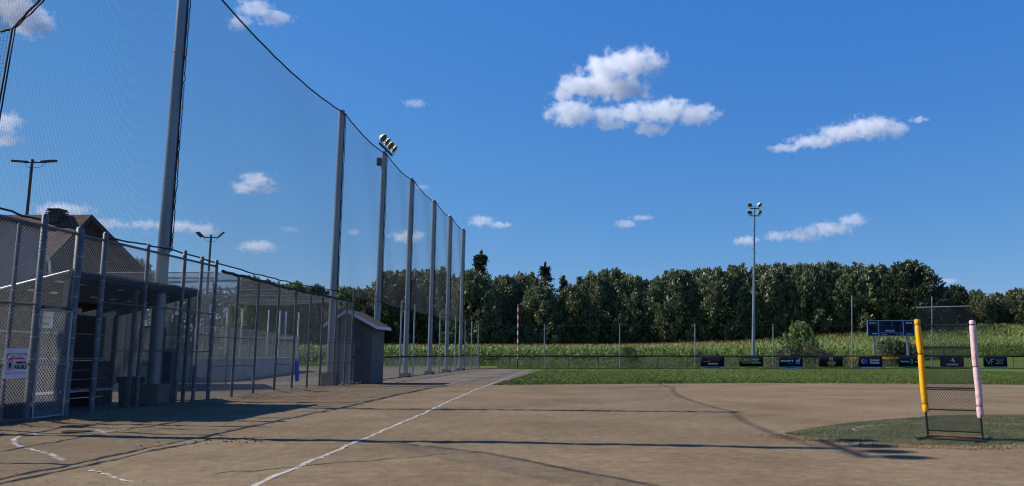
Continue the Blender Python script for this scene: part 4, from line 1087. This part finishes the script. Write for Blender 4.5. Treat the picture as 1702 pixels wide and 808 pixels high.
# ------------------------------------------------------------------ rink behind the cage
rink = thing('rink', 'white boarded dek hockey rink with green cap rail seen through the batting cage', 'rink', (-30, 52, 0))
path = [(-44, 39.5), (-25, 39.2), (-22.0, 39.6), (-20.2, 41.2), (-19.8, 43.5), (-20.6, 48), (-23.0, 60), (-24.2, 66), (-25.2, 68.6), (-27.5, 70.3), (-30.5, 70.9), (-52, 71)]
def along(path, step):
    out = [Vector(path[0])]
    for a_, c_ in zip(path[:-1], path[1:]):
        a_, c_ = Vector(a_), Vector(c_); k = max(1, round((c_ - a_).length / step))
        for q in range(1, k + 1): out.append(a_.lerp(c_, q / k))
    return out
pp_ = along(path, 2.4)
for i, (a_, c_) in enumerate(zip(pp_[:-1], pp_[1:])):
    d = c_ - a_; ang = math.atan2(d.y, d.x); m_ = (a_ + c_) / 2; l = d.length
    MB().box((m_.x, m_.y, .57), (l - .015, .06, 1.06), (0, 0, ang)).build('board_panel', M_board, rink)
    MB().box((m_.x, m_.y, 1.13), (l - .004, .12, .06), (0, 0, ang)).build('cap_rail', M_green, rink)
    MB().box((m_.x, m_.y, .05), (l - .01, .075, .10), (0, 0, ang)).build('kick_plate', M_green, rink)
    if 2 < i:
        MB().tube([(a_.x, a_.y, 1.1), (a_.x, a_.y, 2.9)], .03, 6).build('screen_post', M_galv, rink)
        MB().tube([(a_.x, a_.y, 2.88), (c_.x, c_.y, 2.88)], .02, 6).build('screen_rail', M_galv, rink)
        chainlink((a_.x, a_.y), (c_.x, c_.y), 1.15, 2.88, rink, w=.12, r=.0045, m=M_wire, piece=.6, name='screen_panel')
struct(MB().add([(x, y, .012) for x, y in path] , [tuple(range(len(path)))]).build('rink_floor', M_conc))
for k, px in enumerate((378, 403, 447, 466, 476, 497)):
    q = atY(px, 520, 72.5); q2 = atY(px, 512 + 1.5 * k, 72.5)
    tag(MB().tube([(q.x, 72.5, 0), (q.x, 72.5, q2.z)], .07, 8).build('fence_post', M_trim),
        ['first pale post from the left behind the rink', 'second pale post from the left behind the rink', 'third pale post from the left behind the rink', 'fourth pale post from the left behind the rink', 'fifth pale post from the left behind the rink', 'rightmost pale post behind the rink'][k], 'post', 'pale posts behind the rink')

def rink_lamp(px, ytop, Y, dxl, dxr, label, kind):
    c = atY(px, ytop, Y); s = Y / FPX
    t = thing('area_lamp', label, 'light pole', (c.x, Y, 0), 'dark twin arm lamps of the rink')
    MB().tube([(c.x - .02 * c.z / 12, Y, 0), (c.x, Y, c.z)], [.11, .075], 10).build('shaft', M_wood, t)
    za = c.z - 5 * s
    MB().tube([(c.x + dxl * s * .8, Y, za), (c.x + dxr * s * .8, Y, za)], .055, 6).build('crossarm', M_dkmetal, t)
    for dx, up in ((dxl, kind), (dxr, kind)):
        x_ = c.x + dx * s * .8; e = 1 if dx > 0 else -1
        if kind: MB().box((x_ + e * .28, Y - .1, za + .22), (.55, .4, .10), (.3, -e * .75, 0)).build('lamp_head', M_dkmetal, t)
        else: MB().box((x_ + e * .22, Y - .1, za + .03), (.75, .36, .13), (.2, -e * .08, 0)).build('lamp_head', M_dkmetal, t)
        MB().tube(rope_pts((x_, Y, za), (c.x, Y, za - .25), .18, 8, 0), .012, 4).build('cable', M_rope, t)
rink_lamp(54, 265, 45, -16, 30, 'brown twin arm lamp pole above the grey building roof', False)
rink_lamp(351, 390, 62, -15, 15, 'thin twin arm lamp pole right of the tall pole over the cage', True)

# ------------------------------------------------------------------ trees
def leaf_quads(P, D, size, rng, aspect=.55, cup=0.0):
    """one rhombic leaf per point: P centres, D blade directions"""
    n = len(P); D = D / np.linalg.norm(D, axis=1, keepdims=True); R = rng.normal(size=(n, 3)); S = np.cross(D, R); S /= np.linalg.norm(S, axis=1, keepdims=True)
    l = (size * rng.uniform(.6, 1.35, n))[:, None]; w_ = l * aspect
    V = np.stack([P - D * l * .5, P + S * w_ * .5, P + D * l * .5, P - S * w_ * .5], 1).reshape(-1, 3)
    return V, np.arange(n * 4).reshape(-1, 4)
def crown_broad(rng, R, H, z0, ncl, nl, size, spiky=.5):
    """leaf sprays on branch tips: a body of rising sprays plus several leaders of different height that break the outline"""
    P, D = [], []
    ph = rng.uniform(0, 2 * PI, 3)
    def spray(c, d, L, wd, k):
        u = rng.uniform(-.5, .6, k); w_ = wd * (1.05 - .85 * np.clip(u + .4, 0, 1))
        P.append(c + d * (u * L)[:, None] + np.clip(rng.normal(size=(k, 3)), -1.6, 1.6) * w_[:, None] * np.array([1, 1, .8])); D.append(d * 1.0 + rng.normal(size=(k, 3)) * .42)
    for i in range(ncl):
        t = rng.random() ** .85; a = rng.uniform(0, 2 * PI)
        prof = (min(1, .55 + 1.6 * t)) * (1 - max(0, (t - .40) / .60) ** 2.3 * .78)
        lob = 1 + .20 * math.sin(a * 2 + ph[0] + 4 * t) + .15 * math.sin(a * 5 + ph[1] - 7 * t)
        rr = R * prof * lob * (1 - .4 * rng.random() ** 2)
        out = np.array([math.cos(a), math.sin(a), 0]); L = R * rng.uniform(.30, .55)
        c = out * rr + np.array([0, 0, z0 + (H * .93 - z0) * t])
        d = out * (.9 - .6 * t) + np.array([0, 0, .35 + spiky * (.5 + t)]); d /= np.linalg.norm(d)
        spray(c, d, L, L * .30, int(nl * rng.uniform(.6, 1.3)))
    for i in range(7):
        a = rng.uniform(0, 2 * PI); rr = R * rng.uniform(.0, .75); zt = H * (rng.uniform(.90, .99) if i else 1.0) - rr / R * H * .05
        for q in range(4):
            zz = zt - .35 - q * .55; spray(np.array([math.cos(a) * rr, math.sin(a) * rr, zz]), np.array([0, 0, 1.0]), .9, .18 + .2 * q, int(nl * .8))
    P = np.concatenate(P); D = np.concatenate(D); P[:, 2] = np.maximum(P[:, 2], .1)
    return leaf_quads(P, D, size, rng, .48)
def crown_cone(rng, R, H, z0, n, size):
    P, D = [], []
    nb = n // 60
    for i in range(nb):
        t = rng.random() ** .85; a = rng.uniform(0, 2 * PI); L = R * (1 - t) ** .85 * rng.uniform(.65, 1.2) + .22
        u = rng.random(60) ** .7; d = np.array([math.cos(a), math.sin(a), .25 - .5 * (1 - t)])
        p = np.array([0, 0, z0 + (H - z0) * t]) + d * (u * L)[:, None] + rng.normal(size=(60, 3)) * np.array([.13, .13, .10]) * (1 + R * .15)
        P.append(p); D.append(d + rng.normal(size=(60, 3)) * .6 + np.array([0, 0, .2]))
    P.append(np.array([0, 0, H - .5]) + np.clip(rng.normal(size=(60, 3)), -1.5, 1.5) * np.array([.07, .07, .40])); D.append(np.array([0, 0, 1.0]) + rng.normal(size=(60, 3)) * .3)
    return leaf_quads(np.concatenate(P), np.concatenate(D), size, rng)
def trunk_mb(rng, H, r, R):
    b = MB(); b.tube([(0, 0, -.6), (.05, 0, H * .3), (-.05, .05, H * .6), (0, 0, H * .9)], [r, r * .75, r * .45, r * .12], 8)
    for i in range(7):
        a = rng.uniform(0, 2 * PI); z = H * rng.uniform(.18, .65); L = R * rng.uniform(.5, .85)
        b.tube([(0, 0, z), (math.cos(a) * L * .5, math.sin(a) * L * .5, z + L * .5), (math.cos(a) * L, math.sin(a) * L, z + L * 1.1)], [r * .32, r * .2, r * .06], 6)
    return b
protos = {}
def make_proto(key, m, fn, H, R, n_scale=1):
    rng = np.random.default_rng(sum(map(ord, key)))
    V, F = fn(rng); t = bpy.data.meshes.new('crown')
    o = np_obj('crown', V, F, m); me = o.data; bpy.data.objects.remove(o)
    tb = trunk_mb(rng, H, H * .013 + .05, R); o = tb.build('trunk', M_bark); tm = o.data; bpy.data.objects.remove(o)
    protos[key] = (me, tm, H, R)
HB = 13.0
for k in range(5):
    make_proto('broad%d' % k, M_leaf, lambda r, k=k: crown_broad(r, 3.7 + .3 * (k % 3), HB, .4, 330, 62, .47, .25 + .12 * k), HB, 4)
for k in range(2):
    make_proto('olive%d' % k, M_leafo, lambda r, k=k: crown_broad(r, 3.7, HB, .4, 310, 62, .46, .5), HB, 4)
make_proto('round0', M_leafd, lambda r: crown_broad(r, 4.2, HB, .5, 290, 60, .50, .1), HB, 4.6)
make_proto('round1', M_leafd, lambda r: crown_broad(r, 3.7, HB, .4, 250, 58, .50, .3), HB, 4.2)
make_proto('cone0', M_leafc, lambda r: crown_cone(r, 2.6, HB, .8, 9000, .30), HB, 2.5)
make_proto('cone1', M_leafc, lambda r: crown_cone(r, 1.9, HB, .8, 7000, .28), HB, 1.9)
make_proto('light0', M_leafl, lambda r: crown_broad(r, 3.2, HB, .4, 230, 55, .48, .6), HB, 4)
def place_tree(key, px, ptop, Yd, label, sxy=1.0, group='trees along the wood edge behind the corn', name='tree'):
    me, tm, H, R = protos[key]; q = atY(px, ptop, Yd); g0 = float(hgt(q.x, Yd)); s = (q.z - g0) / H
    t = thing(name, label, 'tree', (q.x, Yd, g0 - .05), group)
    rz_ = random.uniform(0, 2 * PI)
    for nm, md in (('trunk', tm), ('crown', me)):
        o = bpy.data.objects.new(nm, md); COL.objects.link(o); o.parent = t; o.scale = (s * sxy if nm == 'crown' else s, s * sxy if nm == 'crown' else s, s); o.rotation_euler = (0, 0, rz_)
    return t
TR = [
 (418, 458, 128, 'light0', 'light green tree top above the near end of the batting cage roof'),
 (452, 466, 136, 'olive0', 'olive tree above the middle of the batting cage roof'),
 (492, 468, 130, 'light0', 'yellow green tree left of the pole beside the batting cage'),
 (525, 474, 138, 'broad0', 'green tree just left of the concrete blocked net pole'),
 (575, 476, 134, 'light0', 'light green tree over the peak of the small shed'),
 (606, 478, 140, 'olive1', 'olive tree directly left of the floodlight topped net pole'),
 (654, 452, 140, 'olive0', 'olive brown tree right of the floodlight topped net pole'),
 (688, 448, 144, 'olive1', 'olive tree crossed by the pole right of the floodlight topped one'),
 (728, 447, 142, 'broad1', 'tree between the last three net poles'),
 (760, 462, 140, 'round1', 'dark tree behind the farthest net pole'),
 (800, 417, 146, 'cone0', 'tall pointed conifer towering right of the farthest net pole'),
 (783, 450, 138, 'broad2', 'leafy tree at the foot of the tall conifer'),
 (838, 458, 143, 'broad3', 'leafy tree left of the red striped pole'),
 (872, 455, 145, 'broad4', 'leafy tree right behind the red striped pole'),
 (906, 437, 150, 'cone0', 'pointed conifer above the first thin cable post'),
 (898, 476, 138, 'broad0', 'lower leafy tree in front of the middle conifer'),
 (937, 459, 148, 'cone1', 'slim dark conifer right of the middle pointed conifer'),
 (963, 461, 149, 'cone1', 'slim dark conifer left of the second cable post, farther of the slim pair'),
 (950, 474, 139, 'olive1', 'low olive tree in front of the two slim conifers'),
 (990, 453, 145, 'broad1', 'silvery tree just left of the second cable post'),
 (1018, 448, 147, 'broad2', 'silvery spiky topped tree above the second cable post'),
 (1052, 458, 144, 'broad3', 'silvery tree right of the second cable post'),
 (1085, 462, 146, 'olive0', 'olive tree midway between two cable posts'),
 (1120, 450, 143, 'broad4', 'silvery tree left of the third cable post'),
 (1150, 448, 145, 'broad0', 'silvery tree right behind the third cable post'),
 (1186, 446, 142, 'broad2', 'silvery tree above the banner with dark red script'),
 (1224, 441, 144, 'broad1', 'broad silvery tree left of the tall floodlight mast'),
 (1266, 440, 143, 'broad3', 'broad silvery tree right of the tall floodlight mast'),
 (1303, 440, 145, 'broad4', 'silvery tree above the light green sapling'),
 (1342, 438, 142, 'broad0', 'silvery tree right of the light green sapling'),
 (1380, 436, 144, 'broad2', 'tall silvery tree above the orange striped banner'),
 (1418, 440, 142, 'broad1', 'silvery tree behind the taller thin post by the scoreboard'),
 (1458, 440, 143, 'broad3', 'silvery tree above the left half of the scoreboard'),
 (1508, 434, 138, 'round0', 'round dark tree above the right end of the scoreboard'),
 (1556, 482, 150, 'olive1', 'small tree behind the top left of the pitching screen'),
 (1588, 473, 152, 'round1', 'dark tree behind the pitching screen top'),
 (1622, 482, 150, 'broad4', 'tree behind the pink pad of the pitching screen'),
 (1655, 487, 152, 'olive0', 'olive tree above the banner with the beige monogram'),
 (1690, 480, 150, 'broad1', 'tree at the right edge of the picture'),
 (1735, 478, 150, 'round1', 'dark tree just beyond the right picture edge'),
]
for px, pt, Yd, key, lb in TR:
    place_tree(key, px, pt, Yd, lb, sxy=random.uniform(.9, 1.12))
# the wood behind the front row reads as one mass
rng = np.random.default_rng(31)
tops = sorted([(atY(px, pt, 160).x, pt) for px, pt, Yd, k_, l_ in TR if 'cone' not in k_])
Ps, Ds = [], []
for i in range(3600):
    x = rng.uniform(-150, 150); y = rng.uniform(150, 175)
    px = CX + FPX * x / y; pt = np.interp(px, [400, 600, 650, 900, 1100, 1200, 1480, 1540, 1700], [476, 486, 468, 474, 468, 456, 452, 482, 490])
    zt_ = float(atY(px, pt + 10, y).z); g0 = float(hgt(x, y)); z = g0 + (zt_ - g0) * (rng.random() ** .9) * rng.uniform(.9, 1.0)
    k = 34 if z > g0 + 6 else 60; p = np.array([x, y, z]) + np.clip(rng.normal(size=(k, 3)), -1.5, 1.5) * np.array([.8, .8, 1.0]); Ps.append(p); Ds.append(rng.normal(size=(k, 3)) + np.array([0, 0, .8]))
V, F = leaf_quads(np.concatenate(Ps), np.concatenate(Ds), .75, rng); stuff(np_obj('forest', V, F, M_leafd))

def shrub(px, pbase, ptop, Yd, Rr, m, label, ncl=26, nl=60, size=.16, name='shrub', cat='shrub', spiky=.3):
    q = atY(px, ptop, Yd); g0 = float(hgt(q.x, Yd)); H = max(.5, q.z - g0); rng = np.random.default_rng(int(px))
    t = thing(name, label, cat, (q.x, Yd, g0)); V, F = crown_broad(rng, Rr, H, .1, ncl, nl, size, spiky); V = V + np.array([q.x, Yd, g0])
    np_obj('foliage', V, F, m, t)
    b = MB()
    for i in range(5):
        a = rng.uniform(0, 2 * PI); b.tube([(q.x, Yd, g0), (q.x + math.cos(a) * Rr * .4, Yd + math.sin(a) * Rr * .4, g0 + H * .7)], [.03, .008], 5)
    b.build('stem', M_bark, t)
shrub(1327, 612, 534, 90, 1.7, M_leafl, 'light green sapling standing in front of the corn', 110, 60, .26, 'sapling', 'small tree', .8)
shrub(1347, 612, 568, 88, 1.7, M_leaf, 'dark shrub at the foot of the light green sapling', 60, 80, .16)
shrub(1308, 612, 574, 88.5, 1.5, M_leaf, 'greyish shrub left of the light green sapling base', 50, 70, .16)
shrub(1375, 612, 582, 87.5, 1.3, M_leaf, 'dark shrub behind the orange striped banner', 45, 70, .15)
shrub(1043, 612, 578, 88, 1.4, M_weed, 'green shrub at the corn edge right of the second cable post', 55, 70, .16)
shrub(1160, 612, 583, 86.5, 1.0, M_weed, 'weedy green bush behind the banner with dark red script', 35, 70, .14)
shrub(1480, 612, 563, 90, 1.5, M_leafd, 'dark shrub below the scoreboard between its posts', 60, 80, .16)
shrub(1505, 612, 570, 90.5, 1.2, M_leafd, 'dark shrub beneath the right end of the scoreboard', 50, 80, .16)
shrub(232, 600, 428, 60, 2.2, M_leaf, 'treetop showing right of the brown gable roof', 60, 70, .22, 'small_tree', 'tree', .8)

# weeds: along the outfield fence, along the left fence, golden bloom near the scoreboard
def tufts(name, P, h, m, size, k=9, seed=3, spread=.12):
    rng = np.random.default_rng(seed); n = len(P); Q = np.repeat(P, k, 0); hh = np.repeat(h, k) if np.ndim(h) else np.full(n * k, h)
    Q = Q + np.stack([rng.normal(0, spread, n * k), rng.normal(0, spread, n * k), rng.random(n * k) * hh], 1)
    D = rng.normal(size=(n * k, 3)) * .8 + np.array([0, 0, .9]); V, F = leaf_quads(Q, D, size, rng, .35); return stuff(np_obj(name, V, F, m))
rng = np.random.default_rng(5)
n = 2600; x = np.concatenate([rng.uniform(-10, 24, int(n * .75)), rng.uniform(24, 30, n - int(n * .75))]); y = rng.uniform(82.2, 92, n)
tufts('weeds', np.stack([x, y, hgt(x, y)], 1), rng.uniform(.3, 1.35, n), M_weed, .16, 16)
n = 420; x = rng.uniform(26.5, 33, n); y = rng.uniform(88, 92.5, n)
tufts('weeds', np.stack([x, y, hgt(x, y)], 1), rng.uniform(.4, 1.0, n), M_weed, .15, 16, 9)
n = 520; x = rng.uniform(26.5, 33.5, n); y = rng.uniform(88, 92, n)
tufts('goldenrod', np.stack([x, y, hgt(x, y) + .85], 1), rng.uniform(.2, .45, n), M_gold, .11, 8, 11, .16)
n = 260; y = rng.uniform(13, 41, n); x = -11.45 + rng.normal(0, .12, n)
tufts('weeds', np.stack([x, y, np.zeros(n)], 1), rng.uniform(.03, .14, n), M_weed, .05, 8, 13, .05)
n = 110; y = rng.uniform(37.5, 41, n); x = rng.normal(-11.3, .3, n)
tufts('weeds', np.stack([x, y, np.zeros(n)], 1), rng.uniform(.1, .3, n), M_weed, .09, 10, 14, .08)

# ------------------------------------------------------------------ corn
rng = np.random.default_rng(77)
rows = []
def front(x): return 94 + 16 * np.clip((x - 26) / 22, 0, 1)
x_ = []; y_ = []; full = []
yrow = 0
for r_ in range(30):
    d = r_ * .8 if r_ < 6 else 4.8 + (r_ - 6) * 1.25
    step = .26 if r_ < 4 else (.36 if r_ < 12 else .42)
    xs_ = np.arange(-46, 76, step); xs_ = xs_ + rng.normal(0, .05, len(xs_)); ys_ = front(xs_) + d + rng.normal(0, .06, len(xs_))
    x_.append(xs_); y_.append(ys_); full.append(np.full(len(xs_), r_ < 4))
x_ = np.concatenate(x_); y_ = np.concatenate(y_); full = np.concatenate(full); gz_ = hgt(x_, y_); n = len(x_)
H_ = rng.uniform(2.05, 2.5, n)
def corn_leaves(idx, per, zlo):
    m = len(idx); k = m * per; q = np.repeat(idx, per); a = rng.uniform(0, 2 * PI, k); zz = gz_[q] + H_[q] * (zlo + (.97 - zlo) * np.tile(np.arange(per) / per, m)) + rng.normal(0, .04, k)
    L = rng.uniform(.38, .75, k); dx, dy = np.cos(a), np.sin(a); wv = rng.uniform(.035, .055, k)
    B = np.stack([x_[q], y_[q], zz], 1); o = np.stack([dx, dy, 0 * a], 1); s = np.stack([-dy, dx, 0 * a], 1); up = np.array([0, 0, 1.0])
    P0 = B; P1 = B + o * (L * .45)[:, None] + up * (L * .42)[:, None]; P2 = B + o * (L * .95)[:, None] + up * (L * rng.uniform(.0, .5, k))[:, None]
    w0 = s * (wv * .7)[:, None]; w1 = s * wv[:, None]
    V = np.stack([P0 - w0, P0 + w0, P1 + w1, P1 - w1, P2], 1).reshape(-1, 3); b0 = np.arange(k) * 5
    F1 = np.stack([b0, b0 + 1, b0 + 2, b0 + 3], 1); F2 = np.stack([b0 + 3, b0 + 2, b0 + 4, b0 + 4], 1)
    return V, b0
idf = np.where(full)[0]; idb = np.where(~full)[0]
Vs = []; Fs = []; off = 0
for idx, per, zl_ in ((idf, 11, .05), (idb, 5, .5)):
    V, b0 = corn_leaves(idx, per, zl_); T = np.concatenate([np.stack([b0, b0 + 1, b0 + 2], 1), np.stack([b0, b0 + 2, b0 + 3], 1), np.stack([b0 + 3, b0 + 2, b0 + 4], 1)]) + off
    Vs.append(V); Fs.append(T); off += len(V)
Pst = np.stack([x_[idf], y_[idf], gz_[idf]], 1); V, F = prisms(Pst, Pst + np.stack([0 * idf, 0 * idf, H_[idf]], 1), .016, 3)
T = np.concatenate([F[:, [0, 1, 2]], F[:, [0, 2, 3]]]) + off; Vs.append(V); Fs.append(T); off += len(V)
stuff(np_obj('corn', np.concatenate(Vs), np.concatenate(Fs), M_corn))
k = 2; q = np.repeat(np.arange(n), k); B = np.stack([x_[q], y_[q], gz_[q] + H_[q] * .95], 1); D = np.stack([rng.normal(0, .10, n * k), rng.normal(0, .10, n * k), rng.uniform(.15, .32, n * k)], 1)
V, F = prisms(B, B + D, .006, 3); stuff(np_obj('corn_tassels', V, F, M_tassel))

# ------------------------------------------------------------------ clouds: real volumes far off
def cloud(name_label, ells, D=3000.0, dens=.011, amp=1.0, soft=1.0, scale=1.0):
    cx = sum(e[0] for e in ells) / len(ells); cy = sum(e[1] for e in ells) / len(ells)
    d0 = ray(cx, cy); c = C0 + d0 * (D / d0.y)
    s = D / FPX * d0.length
    bl = []
    for (px, py, rx, ry) in ells:
        p = atY(px, py, D) - c; bl.append((p, rx * s, ry * s, (rx + ry) * .5 * s))
    pad_ = 1.35
    mn = [min(b[0][i] - pad_ * b[j] for b in bl) for i, j in ((0, 1), (1, 3), (2, 2))]; mxx = [max(b[0][i] + pad_ * b[j] for b in bl) for i, j in ((0, 1), (1, 3), (2, 2))]
    mb = MB(); mb.box([(a + b) / 2 for a, b in zip(mn, mxx)], [b - a for a, b in zip(mn, mxx)])
    m = bpy.data.materials.new('cloud_vapour'); m.use_nodes = True; N = m.node_tree.nodes; L = m.node_tree.links
    N.remove(N['Principled BSDF']); pv = N.new('ShaderNodeVolumePrincipled'); pv.inputs['Color'].default_value = (1, 1, 1, 1); pv.inputs['Anisotropy'].default_value = .0
    L.new(pv.outputs[0], N['Material Output'].inputs['Volume'])
    tc = N.new('ShaderNodeTexCoord'); fld = None
    rm = sum(b[2] for b in bl) / len(bl)
    nz = N.new('ShaderNodeTexNoise'); nz.inputs['Scale'].default_value = 1.15 / rm * scale; nz.inputs['Detail'].default_value = 7; nz.inputs['Roughness'].default_value = .62
    ofs = N.new('ShaderNodeMapping'); ofs.inputs['Location'].default_value = (cx * 7, cy * 3, 0); L.new(tc.outputs['Object'], ofs.inputs[0]); L.new(ofs.outputs[0], nz.inputs['Vector'])
    for (p, rx, rz_, ry) in bl:
        mp = N.new('ShaderNodeMapping'); mp.vector_type = 'TEXTURE'; mp.inputs['Location'].default_value = p; mp.inputs['Scale'].default_value = (rx, ry, rz_)
        L.new(tc.outputs['Object'], mp.inputs[0]); ln = N.new('ShaderNodeVectorMath'); ln.operation = 'LENGTH'; L.new(mp.outputs[0], ln.inputs[0])
        sb = N.new('ShaderNodeMath'); sb.operation = 'SUBTRACT'; sb.inputs[0].default_value = 1.0; L.new(ln.outputs['Value'], sb.inputs[1])
        if fld is None: fld = sb.outputs[0]
        else:
            mxn = N.new('ShaderNodeMath'); mxn.operation = 'SMOOTH_MAX'; mxn.inputs[2].default_value = .25; L.new(fld, mxn.inputs[0]); L.new(sb.outputs[0], mxn.inputs[1]); fld = mxn.outputs[0]
    a1 = N.new('ShaderNodeMath'); a1.operation = 'MULTIPLY_ADD'; a1.inputs[1].default_value = 2.6 * amp; a1.inputs[2].default_value = -1.3 * amp - .18; L.new(nz.outputs[0], a1.inputs[0])
    a2 = N.new('ShaderNodeMath'); a2.operation = 'ADD'; L.new(fld, a2.inputs[0]); L.new(a1.outputs[0], a2.inputs[1])
    a3 = N.new('ShaderNodeMath'); a3.operation = 'MULTIPLY'; a3.inputs[1].default_value = 3.0 / soft; a3.use_clamp = True; L.new(a2.outputs[0], a3.inputs[0])
    a4 = N.new('ShaderNodeMath'); a4.operation = 'MULTIPLY'; a4.inputs[1].default_value = dens * 1.25; L.new(a3.outputs[0], a4.inputs[0]); L.new(a4.outputs[0], pv.inputs['Density'])
    o = mb.build('cloud', m); o.location = c
    try: m.cycles.volume_step_rate = .35; m.cycles.volume_sampling = 'DISTANCE'
    except Exception: pass
    tag(o, name_label, 'cloud', 'small fair weather clouds'); return o
cloud('largest white puffy cloud, two humped, high in the middle of the sky', [(1052, 106, 54, 30), (1008, 116, 50, 30), (965, 142, 50, 22), (1086, 102, 26, 22), (1020, 146, 74, 20), (935, 160, 26, 14)], dens=.016)
cloud('long white cloud bank directly under the two humped cloud', [(950, 186, 48, 28), (1005, 190, 36, 16), (1060, 188, 62, 18), (1110, 184, 52, 24), (1155, 190, 50, 20), (1082, 214, 32, 15), (1015, 208, 40, 9)], D=2450, dens=.016)
cloud('long flat cloud with a rounded head in the upper right sky', [(1448, 212, 50, 20), (1400, 222, 50, 15), (1350, 236, 48, 11), (1305, 246, 32, 7), (1490, 216, 26, 14), (1528, 199, 18, 7)], dens=.014)
cloud('wide ragged cloud crossing behind the floodlight mast', [(1418, 366, 30, 12), (1380, 380, 42, 14), (1335, 390, 40, 13), (1290, 393, 26, 10), (1240, 400, 28, 10)], dens=.011)
cloud('small cloud above the woods in the middle of the picture', [(1040, 372, 24, 9), (1068, 362, 24, 6)], dens=.01)
cloud('low flat cloud right of the farthest net pole', [(800, 368, 28, 11), (828, 374, 28, 7)], dens=.012)
cloud('thin wisp high above and right of the floodlight topped pole', [(690, 172, 25, 8)], dens=.009)
cloud('puffy cloud between the two nearest visible net poles', [(428, 300, 30, 15), (405, 313, 25, 12), (446, 316, 22, 8)], dens=.015)
cloud('ragged cloud at the top edge behind the sloping rope', [(425, 14, 34, 14), (458, 30, 34, 13), (398, 38, 22, 13)], dens=.012)
cloud('bright cloud behind the backstop net corner, upper left', [(20, 10, 34, 24), (45, 32, 36, 26), (64, 46, 22, 14)], dens=.014)
cloud('cloud cut by the left picture edge beneath the backstop net', [(4, 205, 28, 18), (12, 232, 26, 12)], dens=.012)
cloud('flat cloud low over the batting cage roof', [(428, 410, 34, 12)], dens=.011)
cloud('cloud just right of the tall pole above the cage', [(338, 383, 26, 13), (292, 376, 40, 11), (240, 374, 26, 8)], dens=.011)
cloud('cloud seen through the net behind the middle net poles', [(678, 394, 36, 13)], dens=.011)
cloud('cloud behind the roof vent of the grey building', [(105, 350, 46, 13), (170, 372, 40, 9)], dens=.011)
cloud('tiny flat cloud low at the right', [(1575, 467, 20, 6)], dens=.009)
cloud('tiny wisp between the pole beside the cage and the floodlight topped pole', [(588, 386, 13, 8)], dens=.009)
cloud('tiny wisp over the cage between the clouds', [(481, 381, 20, 6)], dens=.008)
cloud('tiny wisp at the top of the net pole just right of the floodlights', [(700, 311, 18, 5)], dens=.007)
